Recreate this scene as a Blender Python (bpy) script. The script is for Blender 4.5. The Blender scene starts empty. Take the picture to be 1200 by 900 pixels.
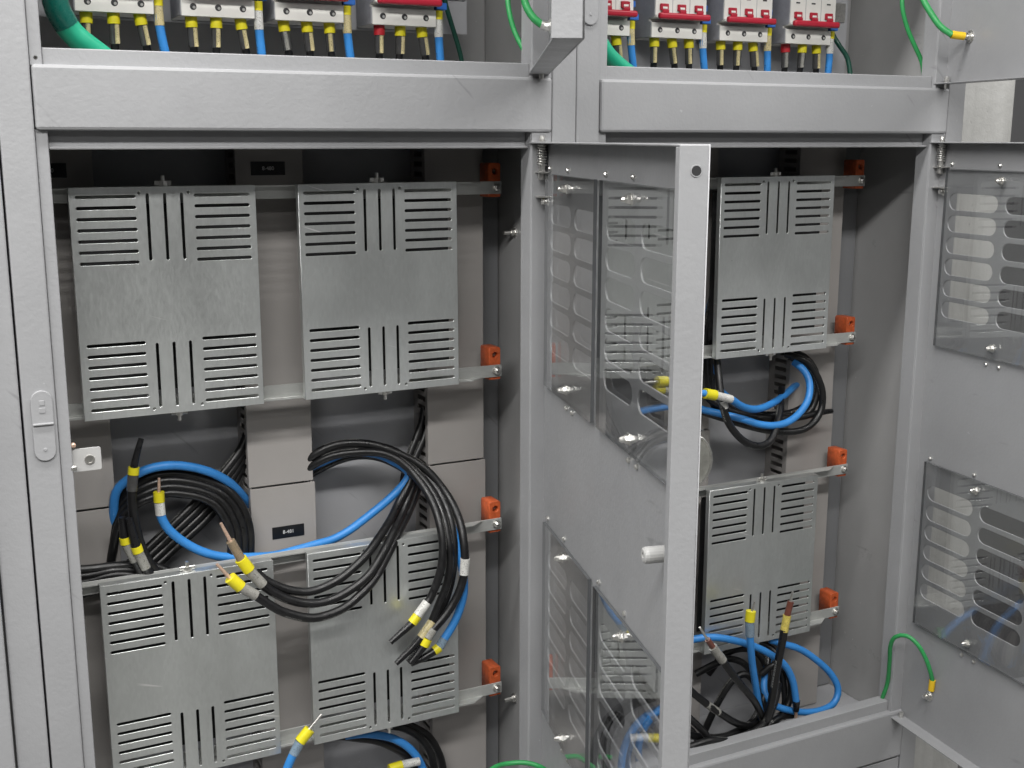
import bpy, bmesh, math, random
from mathutils import Vector, Matrix, Quaternion
random.seed(7)
SC = bpy.context.scene
COL = SC.collection

# ------------------------------------------------------------------ camera, world, lamps, exposure
cam_d = bpy.data.cameras.new('camera'); cam = bpy.data.objects.new('camera', cam_d); COL.objects.link(cam)
_r = Vector((0.89246136, -0.45112132, 0.00150862)); _u = Vector((0.08992057, 0.1811665, 0.97933293)); _w = Vector((0.44207128, 0.87388114, -0.20224919))
cam.matrix_world = Matrix(((_r.x, _u.x, -_w.x, -0.11855), (_r.y, _u.y, -_w.y, -1.23782), (_r.z, _u.z, -_w.z, -0.06759), (0, 0, 0, 1)))
cam_d.sensor_width = 36; cam_d.lens = 41.92; cam_d.clip_start = 0.02; cam_d.clip_end = 60
SC.camera = cam

world = bpy.data.worlds.new('World'); SC.world = world; world.use_nodes = True
bgn = world.node_tree.nodes['Background']; bgn.inputs[0].default_value = (0.93, 0.97, 1.0, 1); bgn.inputs[1].default_value = 0.02

def tube_lamp(name, loc, length, width, power, color=(1, 0.985, 0.96)):
    l = bpy.data.lights.new(name, 'AREA'); l.shape = 'RECTANGLE'; l.size = length; l.size_y = width; l.energy = power; l.color = color
    o = bpy.data.objects.new(name, l); COL.objects.link(o); o.location = loc
    return o
# three rows of ceiling fluorescent tubes running along the switchgear
for y, w, p in ((-1.48, .20, 75), (-0.34, .12, 38), (-2.75, .20, 18)):
    tube_lamp('ceiling_tube_lamp', (-0.55, y, 1.02), 2.8, w, p)
    tube_lamp('ceiling_tube_lamp', (1.80, y, 1.02), 1.2, w, p*.30)

vs = SC.view_settings; vs.view_transform = 'Standard'; vs.look = 'None'; vs.gamma = 1; vs.exposure = 0.08; vs.use_curve_mapping = False
SC.cycles.max_bounces = 8; SC.cycles.diffuse_bounces = 1; SC.cycles.transparent_max_bounces = 16
SC.cycles.use_denoising = True

# ------------------------------------------------------------------ materials
MATS = {}
def nmat(name):
    m = bpy.data.materials.new(name); m.use_nodes = True; MATS[name] = m
    nt = m.node_tree; return m, nt, nt.nodes['Principled BSDF'], nt.nodes, nt.links
def coords(N, L, scale=1.0, stretch=None):
    tc = N.new('ShaderNodeTexCoord'); oi = N.new('ShaderNodeObjectInfo')
    ma = N.new('ShaderNodeVectorMath'); ma.operation = 'ADD'
    mu = N.new('ShaderNodeMath'); mu.operation = 'MULTIPLY'; mu.inputs[1].default_value = 37.0
    L.new(oi.outputs['Random'], mu.inputs[0]); L.new(tc.outputs['Object'], ma.inputs[0]); L.new(mu.outputs[0], ma.inputs[1])
    out = ma.outputs[0]
    if stretch:
        mp = N.new('ShaderNodeMapping'); mp.inputs['Scale'].default_value = stretch; L.new(out, mp.inputs[0]); out = mp.outputs[0]
    return out
def noise(N, L, vec, scale, detail=3, rough=.5):
    n = N.new('ShaderNodeTexNoise'); n.inputs['Scale'].default_value = scale; n.inputs['Detail'].default_value = detail; n.inputs['Roughness'].default_value = rough
    L.new(vec, n.inputs['Vector']); return n.outputs[0]
def ramp(N, L, fac, stops):
    r = N.new('ShaderNodeValToRGB'); L.new(fac, r.inputs[0])
    e = r.color_ramp.elements
    while len(e) < len(stops): e.new(0.5)
    for el, (p, c) in zip(e, stops): el.position = p; el.color = (c, c, c, 1) if isinstance(c, (int, float)) else (*c, 1)
    return r.outputs[0]
def bump(N, L, b, h, strength, dist):
    bn = N.new('ShaderNodeBump'); bn.inputs['Strength'].default_value = strength; bn.inputs['Distance'].default_value = dist
    L.new(h, bn.inputs['Height']); L.new(bn.outputs[0], b.inputs['Normal'])
def paint(name, col, rough=.42, peel=.30, spec=.5):
    m, nt, b, N, L = nmat(name)
    v = coords(N, L); n1 = noise(N, L, v, 7, 4, .6)
    d = 0.055
    c = ramp(N, L, n1, [(.3, tuple(x*(1-d) for x in col)), (.7, tuple(min(1, x*(1+d)) for x in col))])
    # small rub marks and specks with a shape of their own
    n3 = noise(N, L, v, 95, 2, .5); sp = ramp(N, L, n3, [(.77, 0.0), (.80, 1.0)])
    mx = N.new('ShaderNodeMixRGB'); mx.blend_type = 'MIX'; mx.inputs[2].default_value = (*[min(1, x*1.3) for x in col], 1)
    L.new(sp, mx.inputs[0]); L.new(c, mx.inputs[1]); L.new(mx.outputs[0], b.inputs['Base Color'])
    n4 = noise(N, L, v, 18, 5, .7); L.new(ramp(N, L, n4, [(.3, rough-.12), (.7, rough+.14)]), b.inputs['Roughness'])
    rot = N.new('ShaderNodeVectorRotate'); rot.rotation_type = 'AXIS_ANGLE'; rot.inputs['Axis'].default_value = (.6, 1, .3); rot.inputs['Angle'].default_value = .9; L.new(v, rot.inputs[0])
    mp = N.new('ShaderNodeMapping'); mp.inputs['Scale'].default_value = (110, 16, 7); L.new(rot.outputs[0], mp.inputs[0])
    scf = ramp(N, L, noise(N, L, mp.outputs[0], 1.0, 2, .55), [(.70, 0.0), (.78, .55)])
    mx2 = N.new('ShaderNodeMixRGB'); mx2.inputs[2].default_value = (*[x*.62 for x in col], 1); L.new(scf, mx2.inputs[0]); L.new(mx.outputs[0], mx2.inputs[1]); L.new(mx2.outputs[0], b.inputs['Base Color'])
    b.inputs['Specular IOR Level'].default_value = spec
    n2 = noise(N, L, v, 210, 2, .5); bump(N, L, b, n2, peel, .0009)
    return m
def galv(name, col, rough=.40, metal=.72, streak=(1, 1, .35)):
    m, nt, b, N, L = nmat(name)
    v = coords(N, L, stretch=streak)
    vo = N.new('ShaderNodeTexVoronoi'); vo.inputs['Scale'].default_value = 420; L.new(v, vo.inputs['Vector'])
    n1 = noise(N, L, coords(N, L), 6, 3, .5); n2 = noise(N, L, v, 420, 3, .6)
    ad = N.new('ShaderNodeMath'); ad.operation = 'MULTIPLY_ADD'; ad.inputs[1].default_value = .22; L.new(vo.outputs['Color'], ad.inputs[0]); L.new(n1, ad.inputs[2])
    c = ramp(N, L, ad.outputs[0], [(.35, tuple(x*.90 for x in col)), (.80, tuple(min(1, x*1.07) for x in col))])
    rot = N.new('ShaderNodeVectorRotate'); rot.rotation_type = 'Y_AXIS'; rot.inputs['Angle'].default_value = 1.25; L.new(coords(N, L), rot.inputs[0])
    mp = N.new('ShaderNodeMapping'); mp.inputs['Scale'].default_value = (180, 30, 9); L.new(rot.outputs[0], mp.inputs[0])
    ns = noise(N, L, mp.outputs[0], 1.0, 1, .5); sc = ramp(N, L, ns, [(.76, 0.0), (.80, 1.0)])
    mx = N.new('ShaderNodeMixRGB'); mx.inputs[2].default_value = (*[min(1, x*1.45) for x in col], 1)
    L.new(sc, mx.inputs[0]); L.new(c, mx.inputs[1]); L.new(mx.outputs[0], b.inputs['Base Color'])
    oi = N.new('ShaderNodeObjectInfo'); tn = ramp(N, L, oi.outputs['Random'], [(0.0, .86), (1.0, 1.06)])
    tm = N.new('ShaderNodeMixRGB'); tm.blend_type = 'MULTIPLY'; tm.inputs[0].default_value = 1; L.new(mx.outputs[0], tm.inputs[1]); L.new(tn, tm.inputs[2])
    sm = ramp(N, L, noise(N, L, coords(N, L, stretch=(1, 1, .6)), 11, 4, .6), [(.42, 1.0), (.70, .84)])   # oily handling smears
    t2 = N.new('ShaderNodeMixRGB'); t2.blend_type = 'MULTIPLY'; t2.inputs[0].default_value = 1; L.new(tm.outputs[0], t2.inputs[1]); L.new(sm, t2.inputs[2]); L.new(t2.outputs[0], b.inputs['Base Color'])
    b.inputs['Metallic'].default_value = metal
    ro = N.new('ShaderNodeMath'); ro.operation = 'MULTIPLY_ADD'; ro.inputs[1].default_value = .20; ro.inputs[2].default_value = rough-.1; L.new(n2, ro.inputs[0]); L.new(ro.outputs[0], b.inputs['Roughness'])
    bump(N, L, b, n2, .10, .0004)
    return m
def plain(name, col, rough=.5, metal=0, bumps=None, spec=.5, var=.08, vs_=60):
    m, nt, b, N, L = nmat(name)
    v = coords(N, L); n1 = noise(N, L, v, vs_, 3, .6)
    L.new(ramp(N, L, n1, [(.3, tuple(x*(1-var) for x in col)), (.7, tuple(min(1, x*(1+var)) for x in col))]), b.inputs['Base Color'])
    b.inputs['Roughness'].default_value = rough; b.inputs['Metallic'].default_value = metal; b.inputs['Specular IOR Level'].default_value = spec
    if bumps: bump(N, L, b, noise(N, L, v, bumps[0], 2, .5), bumps[1], bumps[2])
    return m
PAINT = paint('grey_paint', (.338, .342, .353))
PAINT_IN = paint('grey_paint_inside', (.43, .43, .43), rough=.38, peel=.18)
PANEL = paint('mounting_panel_paint', (.45, .455, .475), rough=.5, peel=.15)
CHANNEL = paint('dark_channel_paint', (.25, .255, .265), rough=.4, peel=.15)
GALV = galv('galvanised_steel', (.71, .735, .725), rough=.33, metal=.76)
GALV_RAIL = galv('galvanised_rail', (.60, .61, .59), rough=.46, metal=.45, streak=(.3, 1, 1))
DUCT = plain('grey_pvc_trunking', (.39, .37, .355), .55, bumps=(260, .12, .0006), var=.05, vs_=9)
ORANGE = plain('orange_plastic', (.56, .110, .035), .42, bumps=(300, .15, .0006), var=.2, vs_=160)
STEEL = plain('zinc_plated_steel', (.72, .71, .68), .28, .9, var=.15, vs_=300)
COPPER = plain('tinned_copper', (.74, .52, .40), .32, .55, var=.2, vs_=400)
CBAR = plain('copper_bar', (.36, .16, .09), .4, .7)
WHITE_PL = plain('white_breaker_plastic', (.74, .73, .69), .38, var=.03)
GREY_PL = plain('grey_breaker_side', (.33, .335, .36), .5, bumps=(420, .3, .0008), var=.06, vs_=120)
HOLE_SHADE_PRINT = plain('black_hole_shade_and_print', (.025, .025, .027), .6)  # black for the shade in flat hole discs, and for the rating print
RED_PL = plain('red_handle_plastic', (.36, .010, .028), .32, var=.06)
BLUE_PL = plain('blue_terminal_plastic', (.035, .16, .56), .35)
KNOB_PL = plain('pale_grey_lock', (.46, .46, .455), .4)
GRIP = plain('worn_steel_grip', (.34, .34, .31), .35, .5, var=.25, vs_=70)
LABEL_BK = plain('black_label', (.008, .008, .009), .35)
LABEL_WH = plain('white_print', (.8, .8, .8), .6)
BOARD = plain('black_slot_darkening', (.012, .012, .013), .6)  # for the added boards that darken the plate slots
CONC = None
def concrete():
    m, nt, b, N, L = nmat('concrete')
    v = coords(N, L); n1 = noise(N, L, v, 5, 6, .65); n2 = noise(N, L, v, 60, 4, .7)
    vs2 = coords(N, L, stretch=(14, 14, .35)); n3 = noise(N, L, vs2, 2.2, 3, .6)
    a = N.new('ShaderNodeMath'); a.operation = 'MULTIPLY_ADD'; a.inputs[1].default_value = .6; L.new(n3, a.inputs[0]); L.new(n1, a.inputs[2])
    c = ramp(N, L, a.outputs[0], [(.50, (.30, .30, .29)), (.72, (.46, .46, .445)), (.98, (.58, .58, .565))])
    pit = ramp(N, L, n2, [(.26, .35), (.36, 1.0)])
    mx = N.new('ShaderNodeMixRGB'); mx.blend_type = 'MULTIPLY'; mx.inputs[0].default_value = .75; L.new(c, mx.inputs[1]); L.new(pit, mx.inputs[2]); L.new(mx.outputs[0], b.inputs['Base Color'])
    b.inputs['Roughness'].default_value = .9
    bump(N, L, b, n2, .5, .0025); return m
CONC = concrete()
DARKWALL = plain('dark_grey_wall', (.115, .115, .12), .8, bumps=(40, .2, .004), vs_=4)
FLOORM = plain('grey_screed', (.14, .14, .135), .6, vs_=3)
def cable_mat(name, col, rough, var=.1, ink=None):
    m, nt, b, N, L = nmat(name)
    v = coords(N, L); n1 = noise(N, L, v, 45, 4, .65)
    base = ramp(N, L, n1, [(.3, tuple(x*(1-var) for x in col)), (.72, tuple(x*(1+var)+.002 for x in col))])
    if ink:   # a worn line of printed characters along the jacket, and a little dust
        uvn = N.new('ShaderNodeUVMap'); sx = N.new('ShaderNodeSeparateXYZ'); L.new(uvn.outputs[0], sx.inputs[0])
        def band(c, w):
            d = N.new('ShaderNodeMath'); d.operation = 'COMPARE'; d.inputs[1].default_value = c; d.inputs[2].default_value = w; L.new(sx.outputs[1], d.inputs[0]); return d.outputs[0]
        mpn = N.new('ShaderNodeMapping'); mpn.inputs['Scale'].default_value = (3.2, 34, 1); L.new(uvn.outputs[0], mpn.inputs[0])
        pr = ramp(N, L, noise(N, L, mpn.outputs[0], 2.0, 0, .5), [(.52, 0.0), (.56, 1.0)])
        mp2 = N.new('ShaderNodeMapping'); mp2.inputs['Scale'].default_value = (.22, 0, 0); L.new(uvn.outputs[0], mp2.inputs[0])
        gate = ramp(N, L, noise(N, L, mp2.outputs[0], 1.0, 0, .5), [(.50, 0.0), (.52, 1.0)])
        m1 = N.new('ShaderNodeMath'); m1.operation = 'MULTIPLY'; L.new(pr, m1.inputs[0]); L.new(gate, m1.inputs[1])
        bb = N.new('ShaderNodeMath'); bb.operation = 'ADD'; L.new(band(.22, .05), bb.inputs[0]); L.new(band(.72, .05), bb.inputs[1])
        m2 = N.new('ShaderNodeMath'); m2.operation = 'MULTIPLY'; L.new(m1.outputs[0], m2.inputs[0]); L.new(bb.outputs[0], m2.inputs[1])
        m3 = N.new('ShaderNodeMath'); m3.operation = 'MULTIPLY'; m3.inputs[1].default_value = .7; L.new(m2.outputs[0], m3.inputs[0])
        mx = N.new('ShaderNodeMixRGB'); mx.inputs[2].default_value = (*ink, 1); L.new(m3.outputs[0], mx.inputs[0]); L.new(base, mx.inputs[1]); base = mx.outputs[0]
    L.new(base, b.inputs['Base Color'])
    n2 = noise(N, L, v, 140, 3, .6); L.new(ramp(N, L, n2, [(.3, rough-.08), (.7, rough+.14)]), b.inputs['Roughness'])
    bump(N, L, b, noise(N, L, v, 230, 2, .5), .12, .0008); return m
def sleeve_mat(name, col, rough=.35, ink=True):
    m, nt, b, N, L = nmat(name)
    v = coords(N, L); base = ramp(N, L, noise(N, L, v, 150, 2, .5), [(.3, tuple(x*.85 for x in col)), (.7, tuple(min(1, x*1.1) for x in col))])
    if ink:   # a line of small printed characters round the sleeve
        n = noise(N, L, coords(N, L, stretch=(1, 1, 1)), 900, 1, .4); k = ramp(N, L, n, [(.62, 0.0), (.68, .7)])
        mx = N.new('ShaderNodeMixRGB'); mx.inputs[2].default_value = (.06, .055, .05, 1); L.new(k, mx.inputs[0]); L.new(base, mx.inputs[1]); base = mx.outputs[0]
    L.new(base, b.inputs['Base Color']); b.inputs['Roughness'].default_value = rough
    b.inputs['Coat Weight'].default_value = .4; b.inputs['Coat Roughness'].default_value = .12
    return m
CM = {
 'black': cable_mat('black_cable_jacket', (.0075, .0075, .0082), .34, .25, ink=(.42, .42, .40)),
 'blue': cable_mat('blue_cable_jacket', (.036, .235, .62), .42, .08, ink=(.02, .05, .14)),
 'green': cable_mat('green_wire_jacket', (.03, .30, .085), .40),
 'dark_green': cable_mat('dark_green_wire_jacket', (.008, .075, .05), .42),
 'thick_green': cable_mat('thick_green_jacket', (.018, .38, .22), .40, .05),
 'dark_green_shrink': cable_mat('dark_green_heat_shrink', (.006, .105, .08), .26, .05),
 'shrink': cable_mat('black_heat_shrink', (.009, .009, .010), .28),
 'yellow': plain('yellow_collar_plastic', (.75, .66, .02), .38, var=.05),
 'red_boot': plain('red_collar_plastic', (.50, .02, .03), .38, var=.05),
 'lug_yellow': plain('yellow_lug_plastic', (.80, .52, .02), .38, var=.05),
 'copper': COPPER, 'steel': STEEL,
 'marker_white': sleeve_mat('white_marker_sleeve', (.66, .66, .63)),
 'marker_grey': sleeve_mat('clear_grey_marker_sleeve', (.30, .295, .27), .22),
 'marker_dark': sleeve_mat('dark_marker_sleeve', (.07, .07, .07), .22),
 'marker_clear': sleeve_mat('bluish_clear_marker_sleeve', (.22, .30, .38), .2),
 'marker_cream': sleeve_mat('cream_marker_sleeve', (.58, .50, .27)),
 'marker_yellow': sleeve_mat('yellow_marker_sleeve', (.66, .54, .12)),
 'marker_tan': sleeve_mat('tan_marker_sleeve', (.26, .20, .13), .25),
 'marker_brown': sleeve_mat('brown_marker_sleeve', (.15, .05, .035), .3, ink=False),
}
def acrylic():
    m = bpy.data.materials.new('clear_acrylic'); m.use_nodes = True; nt = m.node_tree; N, L = nt.nodes, nt.links
    N.remove(N['Principled BSDF']); out = N['Material Output']
    tr = N.new('ShaderNodeBsdfTransparent'); tr.inputs[0].default_value = (.975, .978, .978, 1)
    gl = N.new('ShaderNodeBsdfGlossy'); gl.inputs['Roughness'].default_value = .012; gl.inputs['Color'].default_value = (1, 1, 1, 1)
    lw = N.new('ShaderNodeLayerWeight'); lw.inputs['Blend'].default_value = .5
    pw = N.new('ShaderNodeMath'); pw.operation = 'POWER'; pw.inputs[1].default_value = 3.2; L.new(lw.outputs['Facing'], pw.inputs[0])
    fr = N.new('ShaderNodeMath'); fr.operation = 'MULTIPLY_ADD'; fr.inputs[1].default_value = .85; fr.inputs[2].default_value = .085; L.new(pw.outputs[0], fr.inputs[0])
    df = N.new('ShaderNodeBsdfDiffuse'); df.inputs[0].default_value = (.55, .55, .57, 1)
    mp = N.new('ShaderNodeMapping'); mp.inputs['Scale'].default_value = (60, 60, 5); tc = N.new('ShaderNodeTexCoord'); L.new(tc.outputs['Object'], mp.inputs[0])
    nz = N.new('ShaderNodeTexNoise'); nz.inputs['Scale'].default_value = 2; nz.inputs['Detail'].default_value = 4; L.new(mp.outputs[0], nz.inputs['Vector'])
    hz = ramp(N, L, nz.outputs[0], [(.50, .0), (.78, .035)])
    m1 = N.new('ShaderNodeMixShader'); L.new(hz, m1.inputs[0]); L.new(tr.outputs[0], m1.inputs[1]); L.new(df.outputs[0], m1.inputs[2])
    m2 = N.new('ShaderNodeMixShader'); L.new(fr.outputs[0], m2.inputs[0]); L.new(m1.outputs[0], m2.inputs[1]); L.new(gl.outputs[0], m2.inputs[2])
    L.new(m2.outputs[0], out.inputs[0]); return m
ACRYL = acrylic(); ACRYL_EDGE = plain('sawn_acrylic_edge', (.10, .105, .11), .3)

# ------------------------------------------------------------------ helpers
def tag(o, label=None, cat=None, group=None, kind=None):
    if label: o['label'] = label
    if cat: o['category'] = cat
    if group: o['group'] = group
    if kind: o['kind'] = kind
    return o
def empty(name, loc, label, cat, group=None):
    e = bpy.data.objects.new(name, None); COL.objects.link(e); e.location = loc; e.empty_display_size = .03
    return tag(e, label, cat, group)
def attach(o, parent):
    if parent:
        o.parent = parent
        M = Matrix.Identity(4); p = parent; chain = []
        while p: chain.append(p); p = p.parent
        for q in reversed(chain): M = M @ q.matrix_parent_inverse @ q.matrix_basis
        o.matrix_parent_inverse = M.inverted()
def add(name, me, mat, parent=None, smooth=False):
    """vertices are given in place; the origin is moved to the base of the piece"""
    if len(me.vertices):
        xs = [v.co for v in me.vertices]
        c = Vector(((min(v.x for v in xs)+max(v.x for v in xs))/2, (min(v.y for v in xs)+max(v.y for v in xs))/2, min(v.z for v in xs)))
        me.transform(Matrix.Translation(-c))
    else: c = Vector()
    me.materials.clear(); me.materials.append(mat)
    if smooth: me.polygons.foreach_set('use_smooth', [True]*len(me.polygons))
    o = bpy.data.objects.new(name, me); COL.objects.link(o); o.location = c
    attach(o, parent); return o
def copy_to(src, parent, delta, label=None):
    """a copy of a part with its sub-parts, moved by delta"""
    o = src.copy(); COL.objects.link(o); o.location = src.location + Vector(delta); attach(o, parent)
    if label: o['label'] = label
    for ch in [c for c in bpy.data.objects if c.parent == src]:
        k = ch.copy(); COL.objects.link(k); k.location = ch.location + Vector(delta); attach(k, o)
    return o
def bmesh_obj(name, bm, mat, parent=None, smooth=False):
    bmesh.ops.recalc_face_normals(bm, faces=bm.faces)
    me = bpy.data.meshes.new(name); bm.to_mesh(me); bm.free(); return add(name, me, mat, parent, smooth)
def bx(bm, x0, x1, y0, y1, z0, z1, bev=0.0, seg=2):
    t = bmesh.new(); bmesh.ops.create_cube(t, size=1)
    for v in t.verts: v.co = Vector(((x0+x1)/2+v.co.x*(x1-x0), (y0+y1)/2+v.co.y*(y1-y0), (z0+z1)/2+v.co.z*(z1-z0)))
    if bev: bmesh.ops.bevel(t, geom=t.edges[:], offset=bev, segments=seg, affect='EDGES', profile=.5)
    me = bpy.data.meshes.new('tmp'); t.to_mesh(me); t.free(); bm.from_mesh(me); bpy.data.meshes.remove(me)
def box(name, x0, x1, y0, y1, z0, z1, mat, parent=None, bev=.0008):
    bm = bmesh.new(); bx(bm, x0, x1, y0, y1, z0, z1, bev); return bmesh_obj(name, bm, mat, parent)
def catmull(P, step=.006):
    P = [Vector(p) for p in P]
    if len(P) == 2: return P
    Q = [P[0]*2-P[1]] + P + [P[-1]*2-P[-2]]; out = []
    for i in range(1, len(Q)-2):
        a, b, c, d = Q[i-1], Q[i], Q[i+1], Q[i+2]; n = max(2, min(14, int((c-b).length/step)))
        for k in range(n):
            t = k/n; out.append(.5*((2*b)+(c-a)*t+(2*a-5*b+4*c-d)*t*t+(3*b-a-3*c+d)*t**3))
    out.append(P[-1]); return out
def sweep(bm, pts, radii, sides=12, caps=True):
    n = len(pts); T = []; uv = bm.loops.layers.uv.verify(); run = [0.0]
    for i in range(1, n): run.append(run[-1]+(pts[i]-pts[i-1]).length)
    for i in range(n):
        t = pts[min(i+1, n-1)]-pts[max(i-1, 0)]; T.append(t.normalized() if t.length > 1e-9 else Vector((0, 0, 1)))
    ref = Vector((0, 1, 0)) if abs(T[0].y) < .9 else Vector((1, 0, 0)); nrm = (ref-T[0]*ref.dot(T[0])).normalized(); rings = []
    for i in range(n):
        if i: nrm = (nrm-T[i]*nrm.dot(T[i])).normalized()
        b = T[i].cross(nrm); r = radii if isinstance(radii, (int, float)) else radii[i]
        rings.append([bm.verts.new(pts[i]+(nrm*math.cos(2*math.pi*k/sides)+b*math.sin(2*math.pi*k/sides))*r) for k in range(sides)])
    for i in range(n-1):
        for k in range(sides):
            f = bm.faces.new((rings[i][k], rings[i][(k+1) % sides], rings[i+1][(k+1) % sides], rings[i+1][k]))
            for lp, (a, b) in zip(f.loops, ((run[i], k), (run[i], k+1), (run[i+1], k+1), (run[i+1], k))): lp[uv].uv = (a*100, b/sides)
    if caps:
        bm.faces.new([bm.verts.new(v.co) for v in rings[0][::-1]]); bm.faces.new([bm.verts.new(v.co) for v in rings[-1]])
def tube(name, P, r, mat, parent=None, sides=12, smooth_path=True, taper=None):
    pts = catmull(P) if smooth_path else [Vector(p) for p in P]
    rr = r if taper is None else [r*(1+(taper-1)*i/(len(pts)-1)) for i in range(len(pts))]
    bm = bmesh.new(); sweep(bm, pts, rr, sides); o = bmesh_obj(name, bm, mat, parent, True)
    flat_caps(o); return o
def flat_caps(o):
    for p in o.data.polygons:
        if len(p.vertices) > 6: p.use_smooth = False
def lathe(bm, base, axis, prof, sides=14):
    """prof: (distance along axis, radius) pairs"""
    base = Vector(base); axis = Vector(axis).normalized(); ref = Vector((0, 0, 1)) if abs(axis.z) < .9 else Vector((1, 0, 0))
    a = axis.cross(ref).normalized(); b = axis.cross(a); rings = []
    for d, r in prof: rings.append([bm.verts.new(base+axis*d+(a*math.cos(2*math.pi*k/sides)+b*math.sin(2*math.pi*k/sides))*max(r, 1e-5)) for k in range(sides)])
    for i in range(len(rings)-1):
        for k in range(sides): bm.faces.new((rings[i][k], rings[i][(k+1) % sides], rings[i+1][(k+1) % sides], rings[i+1][k]))
    bm.faces.new(rings[0]); bm.faces.new(rings[-1])
def turned(name, base, axis, prof, mat, parent, sides=14, smooth=False):
    bm = bmesh.new(); lathe(bm, base, axis, prof, sides); return bmesh_obj(name, bm, mat, parent, smooth)
def obround(cx, cy, w, h, n=5):
    pts = []
    if w >= h:
        r = h/2; ex = w/2-r
        for k in range(n+1): a = -math.pi/2+math.pi*k/n; pts.append((cx+ex+r*math.cos(a), cy+r*math.sin(a)))
        for k in range(n+1): a = math.pi/2+math.pi*k/n; pts.append((cx-ex+r*math.cos(a), cy+r*math.sin(a)))
    else:
        r = w/2; ex = h/2-r
        for k in range(n+1): a = math.pi*k/n; pts.append((cx+r*math.cos(a), cy+ex+r*math.sin(a)))
        for k in range(n+1): a = math.pi+math.pi*k/n; pts.append((cx+r*math.cos(a), cy-ex+r*math.sin(a)))
    return pts
def circle(cx, cy, r, n=10): return [(cx+r*math.cos(2*math.pi*k/n), cy+r*math.sin(2*math.pi*k/n)) for k in range(n)]
def rect(x0, y0, x1, y1): return [(x0, y0), (x1, y0), (x1, y1), (x0, y1)]
def curve_mesh(loops, thick, bev=0):
    cu = bpy.data.curves.new('tmp', 'CURVE'); cu.dimensions = '2D'; cu.fill_mode = 'BOTH'; cu.extrude = thick/2; cu.bevel_depth = bev; cu.bevel_resolution = 1; cu.offset = -bev
    for lp in loops:
        s = cu.splines.new('POLY'); s.points.add(len(lp)-1); s.use_cyclic_u = True
        for p, (x, y) in zip(s.points, lp): p.co = (x, y, 0, 1)
    o = bpy.data.objects.new('tmp', cu); COL.objects.link(o)
    dg = bpy.context.evaluated_depsgraph_get(); me = bpy.data.meshes.new_from_object(o.evaluated_get(dg), depsgraph=dg)
    bpy.data.objects.remove(o); bpy.data.curves.remove(cu); return me
def text_mesh(body, size, thick=.0001):
    cu = bpy.data.curves.new('tmp', 'FONT'); cu.body = body; cu.size = size; cu.extrude = thick; cu.align_x = 'CENTER'; cu.align_y = 'CENTER'
    o = bpy.data.objects.new('tmp', cu); COL.objects.link(o)
    dg = bpy.context.evaluated_depsgraph_get(); me = bpy.data.meshes.new_from_object(o.evaluated_get(dg), depsgraph=dg)
    bpy.data.objects.remove(o); bpy.data.curves.remove(cu); return me
UPRIGHT = Matrix(((1, 0, 0, 0), (0, 0, -1, 0), (0, 1, 0, 0), (0, 0, 0, 1)))   # curve plane (x,y) -> (x,z); thickness along -y
def hexnut(bm, base, axis, r, h):
    lathe(bm, base, axis, [(0, r*.94), (0, r), (h*.8, r), (h, r*.85)], 6)

# ------------------------------------------------------------------ setting
PX = 0.6246          # width of one cabinet
FLOOR = -1.30
bm = bmesh.new(); v = [bm.verts.new(p) for p in ((-4, -4.5, FLOOR), (5, -4.5, FLOOR), (5, 2.0, FLOOR), (-4, 2.0, FLOOR))]; bm.faces.new(v)
tag(bmesh_obj('floor', bm, FLOORM), kind='structure')
tag(box('wall', 1.2, 4.6, .62, .72, FLOOR, 1.5, DARKWALL, None, 0), kind='structure')
bm = bmesh.new(); bx(bm, 1.235, 1.452, .12, .50, FLOOR, 1.5, .006, 2)
tag(bmesh_obj('concrete_pillar', bm, CONC), 'rough pale concrete pillar behind the right cabinet and its open doors', 'pillar')

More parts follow.
